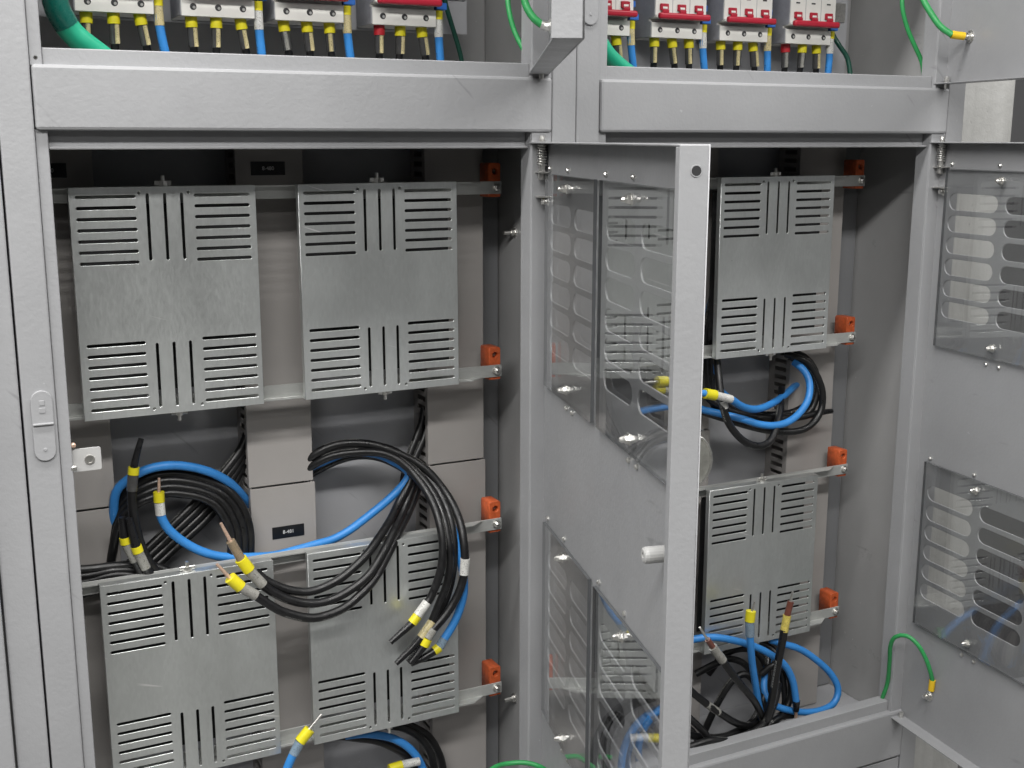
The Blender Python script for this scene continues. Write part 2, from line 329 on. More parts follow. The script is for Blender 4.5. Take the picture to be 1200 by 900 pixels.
# ------------------------------------------------------------------ cabinets
Z_TOP = .37
def make_cabinet(ox, label):
    cab = empty('switchgear_cabinet', (ox+.28, .1, FLOOR), label, 'cabinet', 'grey switchgear cabinets in a row')
    X = lambda a: ox+a
    def B(name, x0, x1, y0, y1, z0, z1, mat=PAINT, bev=.0012): return box(name, X(x0), X(x1), y0, y1, z0, z1, mat, cab, bev)
    B('frame_post', -.0318, -.0006, .0025, .03, FLOOR, Z_TOP, bev=.0018); B('frame_post', .5606, .5922, .0025, .03, FLOOR, Z_TOP, bev=.0018)
    B('cross_beam', .0006, .5594, 0, .028, -.0612, 0, bev=.0032)
    B('cross_beam', .0006, .5594, 0, .028, -1.004, -.926, bev=.0032)
    B('cross_beam', .0006, .5594, 0, .028, .285, Z_TOP, bev=.0032)
    # rolled lips round the two door openings
    def frame(z0, z1):
        bm = bmesh.new()
        bx(bm, X(0), X(.0112), .0065, .0095, z0, z1, .0008); bx(bm, X(.0088), X(.0116), .0085, .03, z0, z1, .0006)
        bx(bm, X(.5345), X(.5600), .0035, .0065, z0, z1, .0008); bx(bm, X(.5340), X(.5364), .0055, .03, z0, z1, .0006)
        bx(bm, X(.0118), X(.5336), .0185, .0215, z1-.0175, z1, .0008); bx(bm, X(.0119), X(.5335), .0100, .0200, z1-.0190, z1-.0160, .0010)
        bx(bm, X(.0118), X(.5336), .0092, .0122, z0, z0+.0165, .0008); bx(bm, X(.0119), X(.5335), .0112, .028, z0+.0145, z0+.0168, .0006)
        return bmesh_obj('door_frame', bm, PAINT, cab)
    frame(-.927, -.0605); frame(-.001, .286)
    B('side_wall', -.0310, -.0265, .03, .245, FLOOR+.002, Z_TOP-.004, PAINT_IN); B('side_wall', .5868, .5915, .03, .245, FLOOR+.002, Z_TOP-.004, PAINT_IN)
    B('back_panel', -.0262, .5865, .2, .204, -1.0, -.04, PANEL); B('back_panel', -.0262, .5865, .236, .240, -.03, Z_TOP-.006, PAINT_IN)
    B('partition_shelf', -.0262, .5865, .0285, .2355, -.0385, -.0335, PAINT_IN)
    B('floor_panel', -.0262, .5865, .0285, .1995, -.978, -.974, PANEL)
    B('roof_panel', -.0262, .5865, .0285, .2355, Z_TOP-.004, Z_TOP, PAINT_IN)
    B('plinth', .0006, .5594, .004, .03, FLOOR, -1.0075)
    return cab
cabL = make_cabinet(0.0, 'grey cabinet on the left with four slotted plates and its ventilated lower door open')
cabR = make_cabinet(PX, 'grey cabinet on the right beside the concrete pillar, partly hidden by an open door')
for c_, xa, xb in ((cabL, .5450, .5845), (cabR, 1.1700, 1.2085)): box('mounting_channel', xa, xb, .1935, .1995, -.972, -.045, CHANNEL, c_, .0012)
# the neighbour whose right post and closed door edge show at the left
cabN = empty('switchgear_cabinet', (-.35, .1, FLOOR), 'closed grey cabinet at the left edge, showing only a post and door edge', 'cabinet', 'grey switchgear cabinets in a row')
box('frame_post', -.0650, -.0338, .0025, .03, FLOOR, Z_TOP, PAINT, cabN, .0018)
box('door', -.62, -.0674, -.004, .02, -.935, -.07, PAINT, cabN, .002)
box('upper_front', -.62, -.0656, .001, .03, -.068, Z_TOP, PAINT, cabN, .002)
box('plinth', -.62, -.0656, .001, .03, FLOOR, -.938, PAINT, cabN, .002)
box('side_wall', -.0372, -.0328, .0305, .24, FLOOR+.002, Z_TOP-.004, PAINT_IN, cabN, .001)

# ------------------------------------------------------------------ slotted cover plates
PW, PH, PY = .1951, .2472, .0781
def plate_mesh():
    loops = [rect(0, 0, PW, -PH)]
    for k in range(7):
        z = -.0098-.01155*k
        for a, b in ((.0062, .0670), (.1280, .1882)):
            loops.append(obround((a+b)/2, z, b-a, .0035)); loops.append(obround((a+b)/2+.0012, -.2365+.01167*k, b-a, .0035))
    for x in (.0790, .0970, .1148):
        loops.append(obround(x, -.0425, .0032, .0715)); loops.append(obround(x+.0012, -.2035, .0032, .0715))
    for x, z in ((.0705, -.0064), (.1222, -.0064), (.0732, -.2405), (.1254, -.2400)): loops.append(circle(x, z, .0016))
    me = curve_mesh(loops, .0010, .0004); me.transform(UPRIGHT)
    bm = bmesh.new(); bm.from_mesh(me); bpy.data.meshes.remove(me)
    # returned edges folded back all round
    bx(bm, .0003, PW-.0003, .0004, .0135, -.0014, 0, .0003, 1); bx(bm, .0003, PW-.0003, .0004, .0135, -PH, -PH+.0014, .0003, 1)
    bx(bm, 0, .0012, .0004, .0080, -PH+.0016, -.0016, .0003, 1); bx(bm, PW-.0012, PW, .0004, .0080, -PH+.0016, -.0016, .0003, 1)
    return bm
pm = plate_mesh()
for v in pm.verts: v.co += Vector((.034, PY, -.1189))
plate0 = bmesh_obj('cover_plate', pm, GALV, cabL); plate0['label'] = 'upper left slotted galvanised plate with fine scratches'
def wing_bolt(parent, x, y, z, up):
    s = 1 if up else -1; bm = bmesh.new()
    lathe(bm, (x, y, z), (0, 0, s), [(0, .0055), (.001, .0055), (.001, .0045), (.005, .0042)], 6); lathe(bm, (x, y, z+.005*s), (0, 0, s), [(0, .0021), (.006, .0021)], 8)
    for q in (-1, 1): bx(bm, min(x, x+q*.009), max(x, x+q*.009), y-.0007, y+.0007, z+.0025*s-.002, z+.0025*s+.003, .0005, 1)
    return bmesh_obj('wing_bolt', bm, STEEL, parent)
wing_bolt(plate0, .034+PW*.5, PY+.008, -.1187, True); wing_bolt(plate0, .034+PW*.52, PY+.008, -.1189-PH, False)
def plate_at(cab, x, z, label):
    o = copy_to(plate0, cab, (x-.034, 0, z+.1189), label)
    o.rotation_euler = (math.radians(random.uniform(-.5, .3)), math.radians(random.uniform(-.25, .25)), math.radians(random.uniform(-.5, .5))); return o
plate_at(cabL, .2783, -.1189, 'upper right slotted galvanised plate of the left cabinet')
plate_at(cabL, .0372, -.5552, 'lower left slotted galvanised plate of the left cabinet')
plate_at(cabL, .2746, -.5552, 'lower right slotted galvanised plate with black cables across it')
plate_at(cabR, .8617, -.1189, 'upper slotted galvanised plate of the right cabinet')
plate_at(cabR, .8600, -.5557, 'lower slotted galvanised plate of the right cabinet behind upright cable ends')
plate_at(cabR, .6330, -.1189, 'upper slotted plate seen through the open door pane')
plate_at(cabR, .6330, -.5557, 'lower slotted plate seen through the open door pane')

def slot_darkener(cab, x, z):
    box('slot_darkening_board', x+.012, x+PW+(.003 if x < .6 else .008), .1130, .1150, z-PH+.0200, z-.0200, BOARD, cab, .0005)  # added black board hidden behind a plate, so its slots look dark
for c_, x, z in ((cabL, .034, -.1189), (cabL, .2783, -.1189), (cabL, .0372, -.5552), (cabL, .2746, -.5552), (cabR, .8617, -.1189), (cabR, .8600, -.5557), (cabR, .6330, -.1189), (cabR, .6330, -.5557)): slot_darkener(c_, x, z)

# ------------------------------------------------------------------ rails on orange insulators
def rail(cab, ox, z, top, xe):
    """angle rail: flange at the top or the bottom, end tab bolted to an orange insulator"""
    bm = bmesh.new(); x0 = ox-.024; s = -1 if top else 1
    za, zb = sorted((z, z+s*.0155))
    bx(bm, x0, xe, .1045, .1060, za, zb, .0003, 1)                                   # vertical leg, running on as the end tab
    f = z-.0007 if top else z+.0007
    pts = [(x0, .0920), (xe-.046, .0920), (xe-.028, .1045), (x0, .1045)]             # flange with oblique cut end
    lo = [bm.verts.new((a, b, f-.0007)) for a, b in pts]; hi = [bm.verts.new((a, b, f+.0007)) for a, b in pts]
    bm.faces.new(lo); bm.faces.new(hi)
    for i in range(4): bm.faces.new((lo[i], lo[(i+1) % 4], hi[(i+1) % 4], hi[i]))
    if not top:                                                                       # turned-up bright front edge of the bottom rails
        bx(bm, x0, xe-.047, .0912, .0924, za, za+.0030, .0003, 1)
    rl = bmesh_obj('mounting_rail', bm, GALV_RAIL, cab)
    return rl, (za+zb)/2
def insulator_obj():
    bm = bmesh.new(); x, y, z = 0, 0, 0
    me = curve_mesh([[(-.0080, -.021), (.0080, -.021), (.0080, .0185), (.0065, .0205), (-.0065, .0205), (-.0080, .0185)], circle(.0008, .0105, .0042, 12)], .0250, .0005); me.transform(UPRIGHT)
    bm.from_mesh(me); bpy.data.meshes.remove(me)
    bx(bm, -.0076, .0076, .0040, .0128, -.020, .0195, .0003, 1)
    return bm
ins0 = None
def insulator(cab, rl, x, zc, zoff):
    global ins0
    z = zc+zoff
    if ins0 is None:
        bm = insulator_obj()
        for v in bm.verts: v.co += Vector((x, .1198, z))
        ins0 = (bmesh_obj('insulator', bm, ORANGE, rl), x, z)
        o = ins0[0]
        b2 = bmesh.new(); lathe(b2, (x+.0012, .117, z+.0105), (0, -1, 0), [(0, .0032), (.004, .0032), (.006, .0012)], 8); ins0s = bmesh_obj('insulator_screw', b2, STEEL, rl)
        ins0 = ins0+(ins0s,)
    else:
        copy_to(ins0[0], rl, (x-ins0[1], 0, z-ins0[2])); copy_to(ins0[3], rl, (x-ins0[1], 0, z-ins0[2]))
    bm = bmesh.new(); lathe(bm, (x+.001, .1045, zc), (0, -1, 0), [(0, .0058), (.001, .0058), (.001, .0042), (.0042, .0040), (.0055, .0022)], 10); bmesh_obj('bolt', bm, STEEL, rl)
for cab, ox, xe in ((cabL, 0, .5455), (cabR, PX, 1.1375)):
    for z, top in ((-.1203, True), (-.3668, False), (-.5560, True), (-.8032, False)):
        rl, zc = rail(cab, ox, z, top, xe); insulator(cab, rl, xe-.0085, zc, .0095)

# ------------------------------------------------------------------ slotted wiring ducts
def duct(cab, x0, x1, label, texts, joint=-.486):
    y0, y1, za, zb = .1515, .2, -.972, -.05
    bm = bmesh.new()
    bx(bm, x0+.002, x1-.002, y1-.003, y1-.0004, za, zb, 0)
    d = bmesh_obj('cable_duct', bm, DUCT, cab); d['label'] = label
    for xs in (x0+.001, x1-.003):
        bm = bmesh.new(); z = za
        bx(bm, xs, xs+.002, y1-.014, y1-.0005, za, zb, 0); bx(bm, xs, xs+.002, y0-.0005, y0+.004, za, zb, 0)
        while z < zb-.013: bx(bm, xs, xs+.002, y0+.003, y1-.013, z, z+.0062, 0); z += .0125
        s = bmesh_obj('slotted_side', bm, DUCT, d); s['kind'] = 'stuff'
    for k, (a, b) in enumerate(((za, joint-.0009), (joint+.0009, zb))):
        e = .0012 if k == 0 else 0
        bm = bmesh.new(); bx(bm, x0-.0005+e*.6, x1+.0005+e*1.6, y0-.0026-e, y0-.0008-e, a, b, .0006, 1)
        bx(bm, x0-.0004+e*.6, x0+.0008+e*.6, y0-.0012-e, y0+.006, a+.0005, b-.0005, 0); bx(bm, x1-.0008+e*1.6, x1+.0004+e*1.6, y0-.0012-e, y0+.006, a+.0005, b-.0005, 0)
        bmesh_obj('duct_cover', bm, DUCT, d)
    for lx, lz, txt in texts:
        yl = y0-.0026-(.0012 if lz < joint else 0)
        bm = bmesh.new(); bx(bm, lx-.0203, lx+.0203, yl-.0007, yl-.0001, lz-.0078, lz+.0078, .0003, 1); bmesh_obj('duct_label', bm, LABEL_BK, d)
        me = text_mesh(txt, .0062); me.transform(Matrix.Translation((lx, yl-.0009, lz)) @ UPRIGHT); add('label_print', me, LABEL_WH, d)
duct(cabL, -.016, .069, 'left wiring duct of the left cabinet, with a bare metal tab in front', [(.028, -.562, '8-481'), (.022, -.103, '8-480')])
duct(cabL, .226, .3055, 'central wiring duct of the left cabinet with black labels', [(.2715, -.5465, '8-481'), (.2640, -.1030, '8-480')])
duct(cabL, .4615, .5405, 'right wiring duct of the left cabinet', [])
duct(cabR, .828, .9060, 'wiring duct beside the open door edge in the right cabinet', [])
duct(cabR, 1.0535, 1.1390, 'right wiring duct of the right cabinet behind the cable coil', [])

# ------------------------------------------------------------------ doors
def door_axes(hx, hy, deg):
    a = math.radians(deg); return Vector((hx, hy, 0)), Vector((-math.sin(a), -math.cos(a), 0)), Vector((-math.cos(a), math.sin(a), 0))
LAY_L = (((.014, .213), ((.019, .108), (.120, .208))), ((.232, .446), ((.238, .330), (.345, .437))))
LAY_R = (((.016, .242), ((.020, .114), (.127, .221))), ((.262, .470), ((.268, .358), (.371, .461))))
def make_door(cab, hx, deg, z0, z1, label, vents, W=.4985, FD=.0235):
    H, D, Nn = door_axes(hx, 0, deg)
    # local (t, n, z): t along the leaf from the hinge, n towards the inside of the cabinet
    M = Matrix(((D.x, Nn.x, 0, H.x), (D.y, Nn.y, 0, H.y), (0, 0, 1, 0), (0, 0, 0, 1)))
    loops = [rect(-.006, z0, W, z1)]; panes = []
    if vents:
        for zt, zb in ((-.108, -.356), (-.527, -.776)):
            for (pa, pb), cols in vents:
                panes.append((pa, pb, zt, zb))
                for a, b in cols:
                    for k in range(6): loops.append(obround((a+b)/2, zt-.0450-.0300*k, b-a, .0228, 6))
    me = curve_mesh(loops, .0014, .0004); me.transform(Matrix(((1, 0, 0, 0), (0, 0, 1, 0), (0, 1, 0, 0), (0, 0, 0, 1))))
    bm = bmesh.new(); bm.from_mesh(me); bpy.data.meshes.remove(me)
    bx(bm, W-.0018, W, -.0006, FD, z0+.0004, z1-.0004, .0006); bx(bm, -.006, -.0042, -.0006, .0040, z0+.0004, z1-.0004, .0006)
    bx(bm, -.0042, W-.0018, -.0004, FD-.001, z1-.0017, z1-.0001, .0005); bx(bm, -.0042, W-.0018, -.0004, FD-.001, z0+.0001, z0+.0017, .0005)
    bx(bm, W-.0100, W-.0016, FD-.0016, FD-.0002, z0+.002, z1-.002, .0005)
    bm.transform(M); d = bmesh_obj('door', bm, PAINT, cab); d['label'] = label
    P = lambda t, n, z: M @ Vector((t, n, z))
    def nut(t, z, big=True):
        b = bmesh.new()
        if big:
            lathe(b, P(t, .0070, z), Nn, [(0, .0062), (.0009, .0062), (.0009, .0045), (.0042, .0043)], 6); lathe(b, P(t, .0112, z), Nn, [(0, .0034), (.003, .0031), (.0052, .0018)], 10)
            bmesh_obj('dome_nut', b, STEEL, d)
        else:
            lathe(b, P(t, .0008, z), Nn, [(0, .0030), (.0022, .0028), (.0036, .0016)], 8); bmesh_obj('stud', b, STEEL, d)
    for pa, pb, zt, zb in panes:
        b = bmesh.new(); bx(b, pa, pb, .0030, .0068, zb, zt, 0); b.transform(M); vp = bmesh_obj('viewing_pane', b, ACRYL, d); vp.data.materials.append(ACRYL_EDGE)
        for p in vp.data.polygons: p.material_index = 0 if abs(p.normal.dot(Nn)) > .6 else 1
        mid = (pa+pb)/2
        nut(mid-.006, zt-.0135); nut(mid+.002, zb+.0145)
        for q in (-.012, .012): nut(mid+q, zb-.0095, False)
        for q in (pa+.006, mid-.016): nut(q, zt+.0058, False)
    # sprung hinge pins inside the hinge flange
    b = bmesh.new(); lathe(b, P(.008, .0085, z0-.006), (0, 0, 1), [(0, .0028), (.012, .0034), (.016, .0034)], 10); bmesh_obj('hinge_pin', b, STEEL, d)
    for zz, s in ((z1, 1),):
        b = bmesh.new(); base = P(.006, .0085, zz+.007*s)
        lathe(b, base, (0, 0, -s), [(0, .0030), (.004, .0036), (.0385, .0036), (.0385, .0044), (.050, .0044)], 10); bmesh_obj('hinge_pin', b, STEEL, d)
        hel = [base+Vector((.0052*math.cos(k*.7), .0052*math.sin(k*.7), -s*(.009+k*.00034))) for k in range(74)]
        b = bmesh.new(); sweep(b, hel, .0009, 6); bmesh_obj('hinge_spring', b, STEEL, d, True)
        for q, e in ((.0345, .017), (.0625, .016)):
            b = bmesh.new(); zc = zz-q*s; bx(b, -.0040, e, .0010, .0148, zc-.0008, zc+.0008, .0003, 1); b.transform(M); bmesh_obj('hinge_bracket', b, STEEL, d)
        b = bmesh.new(); lathe(b, P(.010, .001, zz-.068*s), Nn, [(0, .0058), (.003, .0056), (.003, .0036), (.009, .0034)], 8); bmesh_obj('hinge_bolt', b, STEEL, d)
    return d, P, Nn, D, M
dL, PL, NL, DL, ML = make_door(cabL, .5538, 14.3, -.935, -.0722, 'ventilated lower left door standing open in the middle, with clear panes inside', LAY_L)
dR, PR, NR, DR, MR = make_door(cabR, 1.1800, 6.5, -.935, -.0722, 'ventilated lower right door standing open at the right edge', LAY_R)
uL, PUL, NUL, DUL, MUL = make_door(cabL, .5538, 25.6, .0035, .28, 'upper left door seen almost edge on', ())
uR, PUR, NUR, DUR, MUR = make_door(cabR, 1.1800, 12.0, .0050, .28, 'plain upper right door standing open at the right edge', ())
# lock barrel, painted hole, and grip of the lower left door
turned('lock_barrel', PL(.455, .001, -.413), NL, [(0, .0074), (.0250, .0074), (.0280, .0068), (.0290, .0052), (.0290, .0026), (.0280, .0026)], KNOB_PL, dL, 18)
b = bmesh.new(); lathe(b, PL(.4987, .010, -.0920), DL, [(0, .0050), (.0004, .0048), (.0004, .0040), (.0002, .0040)], 14); bmesh_obj('edge_hole_rim', b, PAINT, dL)
b = bmesh.new(); lathe(b, PL(.4988, .010, -.0920), DL, [(0, .0039), (.0003, .0039)], 14); bmesh_obj('edge_hole_shade', b, HOLE_SHADE_PRINT, dL)  # flat disc, the shade inside the hole put in as black
tube('door_grip', [PL(.470, -.001, -.3055), PL(.470, -.014, -.310), PL(.470, -.0215, -.322), PL(.470, -.0215, -.335), PL(.470, -.014, -.347), PL(.470, -.001, -.3515)], .0014, STEEL, dL)
b = bmesh.new(); half = [(-.0008, .0225)]+[(-.0008-.0195*math.sin(math.pi*k/16), .0225*math.cos(math.pi*k/16)) for k in range(1, 16)]+[(-.0008, -.0225)]
va = [b.verts.new(PL(.4680, n, -.3285+z)) for n, z in half]; vb = [b.verts.new(PL(.4725, n, -.3285+z)) for n, z in half]
b.faces.new(va); b.faces.new(vb)
for k in range(len(half)): b.faces.new((va[k], va[(k+1) % len(half)], vb[(k+1) % len(half)], vb[k]))
bmesh_obj('grip_plate', b, GRIP, dL)
def earth_bolt(d, P, Nn, D, t, z, n0=.0008):
    bb = bmesh.new(); lathe(bb, P(t, n0, z), Nn, [(0, .0085), (.0012, .0085), (.0012, .0064), (.0024, .0064), (.0024, .0052), (.0062, .0050), (.0062, .0030), (.0105, .0028)], 12); bmesh_obj('earth_bolt', bb, STEEL, d)
earth_bolt(dR, PR, NR, DR, .056, -.8765); earth_bolt(uR, PUR, NUR, DUR, .0426, .0652)
earth_bolt(uL, PUL, NUL, DUL, .050, 0.0519)

# ------------------------------------------------------------------ small fittings of the frames
def latch_plate(cab, x, z0, z1):
    me = curve_mesh([obround(x, (z0+z1)/2, .0205, z1-z0, 8)], .0022, .0006); me.transform(Matrix.Translation((0, .0018, 0)) @ UPRIGHT); o = add('latch_plate', me, PAINT, cab)
    zm = z0+(z1-z0)*.53
    box('latch_fold', x-.0098, x+.0098, -.0022, .0012, zm-.0011, zm+.0011, PAINT, o)
    box('latch_relief', x-.0032, x+.0032, -.0004, .0010, zm+.011, zm+.0165, PAINT, o, .0005); box('latch_relief', x-.0026, x+.0026, -.0004, .0010, zm+.0185, zm+.0240, PAINT, o, .0005)
    turned('latch_rivet', (x, .0007, z0+.012), (0, -1, 0), [(0, .0022), (.0014, .0014)], PAINT, o, 8)
latch_plate(cabL, -.0140, -.3850, -.3130); latch_plate(cabR, PX-.0158, .0600, .1300)
# bare metal striker tab inside the left lip
bm = bmesh.new(); me = curve_mesh([[(.0118, -.4030), (.0385, -.4030), (.0400, -.4015), (.0400, -.3805), (.0385, -.3790), (.0118, -.3790)], circle(.0285, -.3915, .0044, 14)], .0016, .0002); me.transform(Matrix.Translation((0, .013, 0)) @ UPRIGHT); bm.from_mesh(me)
bmesh_obj('striker_tab', bm, KNOB_PL, cabL)
turned('tab_eyelet', (.0285, .0125, -.3915), (0, -1, 0), [(0, .0056), (.0014, .0050), (.0014, .0036), (-.003, .0034)], STEEL, cabL)
turned('tab_bolt', (.0120, .0100, -.3980), (0, -1, 0), [(0, .0034), (.003, .0034), (.0042, .002)], STEEL, cabL, 8)
turned('tab_bolt', (.0135, .0120, -.3740), (0, -1, 0), [(0, .0026), (.004, .0026), (.005, .0014)], COPPER, cabL, 8)
for cab, ox, y, z in ((cabL, 0, .150, -.1880), (cabL, 0, .147, -.8400)):
    bm = bmesh.new(); lathe(bm, (ox+.5867, y, z), (-1, 0, 0), [(0, .0072), (.0012, .0072), (.0012, .0050), (.0055, .0048), (.0055, .0028), (.016, .0028)], 10); bmesh_obj('wall_bolt', bm, STEEL, cab)
for x, y in ((.0060, .0),):
    turned('frame_screw', (.0055, .0095, .0060), (0, -1, 0), [(0, .0040), (.002, .0038), (.003, .002)], STEEL, cabL, 8)
box('earth_bar', .0020, .0050, .014, .022, .014, .13, CBAR, cabL, .0005)
# panels carrying the breakers
box('mounting_panel', .020, .5255, .1600, .1630, .0575, .276, PANEL, cabL, .001)
box('mounting_panel', PX+.010, 1.1370, .1600, .1630, .0180, .276, PANEL, cabR, .001)
box('din_rail', .024, .5220, .1570, .1598, .0980, .1240, STEEL, cabL, .0008); box('din_rail', PX+.014, 1.1300, .1570, .1598, .0980, .1240, STEEL, cabR, .0008)

# ------------------------------------------------------------------ circuit breakers
def make_breaker(x0, label):
    W = .0806; e = empty('circuit_breaker', (x0+W/2, .13, .0605), label, 'circuit breaker', 'three-pole circuit breakers above the beams')
    prof = [(.1565, .0600), (.1050, .0600), (.1050, .0785), (.1110, .0790), (.1110, .0825), (.0995, .0840), (.0975, .0860), (.0975, .1340), (.0995, .1360), (.1110, .1370), (.1110, .1420), (.1050, .1430), (.1050, .1605), (.1565, .1605)]
    def extr(a, b, name, mat, pr=prof):
        bm = bmesh.new(); A = [bm.verts.new((a, y, z)) for y, z in pr]; Bv = [bm.verts.new((b, y, z)) for y, z in pr]
        bm.faces.new(A); bm.faces.new(Bv)
        for i in range(len(pr)): bm.faces.new((A[i], A[(i+1) % len(pr)], Bv[(i+1) % len(pr)], Bv[i]))
        return bmesh_obj(name, bm, mat, e)
    body = extr(x0+.0010, x0+W-.0010, 'body', WHITE_PL)
    sp = [(y+(.0012 if y < .15 else 0), z+(.0008 if z < .1 else -.0008)) for y, z in prof]
    extr(x0, x0+.0009, 'side_cap', GREY_PL, sp); extr(x0+W-.0009, x0+W, 'side_cap', GREY_PL, sp)
    for k in range(3):
        xc = x0+.0135+.0268*k
        bm = bmesh.new(); lathe(bm, (xc, .1052, .0695), (0, -1, 0), [(0, .0036), (.0004, .0036)], 12); bmesh_obj('terminal_hole_shade', bm, HOLE_SHADE_PRINT, body)  # solid disc on the face, the hole's shade is its black colour
        bm = bmesh.new(); lathe(bm, (xc+.0008, .1049, .0688), (0, -1, 0), [(0, .0017), (.0003, .0015)], 8); bmesh_obj('terminal_screw', bm, STEEL, body)
        if k: bm = bmesh.new(); bx(bm, xc-.01365, xc-.01315, .0971, .0977, .0880, .1330, 0); bmesh_obj('pole_joint', bm, GREY_PL, body)
        bm = bmesh.new(); bx(bm, xc-.0062, xc+.0062, .0945, .0985, .0925, .1010, .001); bx(bm, xc-.0048, xc+.0048, .0915, .0950, .0895, .0935, .0008); bmesh_obj('toggle', bm, RED_PL, e)
        bm = bmesh.new(); bx(bm, xc-.0034, xc+.0034, .0939, .0944, .0945, .0970, 0); bmesh_obj('toggle_mark', bm, WHITE_PL, e)
        bm = bmesh.new(); bx(bm, xc-.0035, xc+.0030, .0971, .0976, .1118, .1136, 0); bx(bm, xc-.0030, xc+.0005, .0971, .0976, .1190, .1197, 0); bx(bm, xc-.0030, xc+.0025, .0971, .0976, .1212, .1219, 0); bmesh_obj('rating_print', bm, HOLE_SHADE_PRINT, body)
    bm = bmesh.new(); bx(bm, x0+.0025, x0+W+.0010, .0880, .0955, .0815, .0895, .0026, 3); bmesh_obj('handle_bar', bm, RED_PL, e)
    bm = bmesh.new(); bx(bm, x0+.0015, x0+.0095, .0955, .0975, .0835, .0875, .0006, 1); bmesh_obj('locking_tab', bm, WHITE_PL, e)
    # blue neutral terminal clipped beside the breaker
    bm = bmesh.new(); bx(bm, x0+W+.0012, x0+W+.0125, .118, .1565, .0760, .1500, .001); bx(bm, x0+W+.0008, x0+W+.0150, .108, .130, .0800, .0880, .001); bx(bm, x0+W+.0016, x0+W+.0120, .112, .128, .0960, .1040, .001); bmesh_obj('neutral_terminal', bm, BLUE_PL, e)
    return e
ORD = ['first', 'second', 'third', 'fourth']
POLE = ['left', 'middle', 'right']
BX = {'left': [0.0561, 0.164, 0.2662, 0.38], 'right': [0.6484, 0.7608, 0.8686, 0.9789]}
mk = ['marker_cream', 'marker_grey', 'marker_cream', 'marker_cream', 'marker_cream']
def wire(name, label, group, P, mat, r, parts):
    base = Vector(P[-1]); e = empty(name, base, label, 'wire', group)
    tube('jacket', P, r, CM[mat], e, 10)
    for n, m, rr, pp in parts: tube(n, pp, rr, CM[m], e, 12, False)
for side in ('left', 'right'):
    for i, x0 in enumerate(BX[side]):
        make_breaker(x0, f'white three-pole breaker with red handle, {ORD[i]} from the left in the {side} cabinet')
        for k in range(3):
            xc = x0+.0135+.0268*k; lean = random.uniform(-.002, .010); y = .118+random.uniform(-.002, .003); m = random.choice(mk); sx = random.choice((-.0012, .0010, .0022))
            boot = 'red_boot' if (i == 3 and k == 0) else 'yellow'
            bc = 'red' if boot == 'red_boot' else 'yellow'
            wire('wire', f'black wire with {bc} collar under {POLE[k]} pole of the {ORD[i]} breaker, {side} cabinet', 'wires under the breakers',
                 [(xc, y, .060), (xc+lean*.25, y, .046), (xc+lean*.6, y+.001, .032), (xc+lean, y+.003, .015), (xc+lean*1.3, y+.006, -.010), (xc+lean*1.5, y+.012, -.033)], 'black', .0044,
                 [('collar', boot, .0066, [(xc, y, .0606), (xc+lean*.2, y, .0490)]), ('marker_sleeve', 'marker_dark', .0053, [(xc+lean*.22, y, .0488), (xc+lean*.66, y+.001, .0285)]), ('marker_strip', m, .0026, [(xc+lean*.22+sx, y-.0040, .0484), (xc+lean*.66+sx, y-.0034, .0288)])])
        xb = x0+.0806+.0050; y = .112; dx = random.uniform(.001, .009)
        wire('wire', f'blue neutral wire right of the {ORD[i]} breaker in the {side} cabinet', 'wires under the breakers',
             [(xb, y, .078), (xb, y, .058), (xb+dx*.2, y, .046), (xb+dx*.6, y+.001, .030), (xb+dx*1.3, y+.004, .012), (xb+dx*2.2, y+.010, -.010), (xb+dx*2.6, y+.014, -.033)], 'blue', .0049,
             [('collar', 'yellow', .0056, [(xb, y, .0790), (xb, y, .0690)]), ('marker_sleeve', 'marker_white' if i % 2 else 'marker_cream', .0053, [(xb, y, .0690), (xb+dx*.15, y, .0490)])])

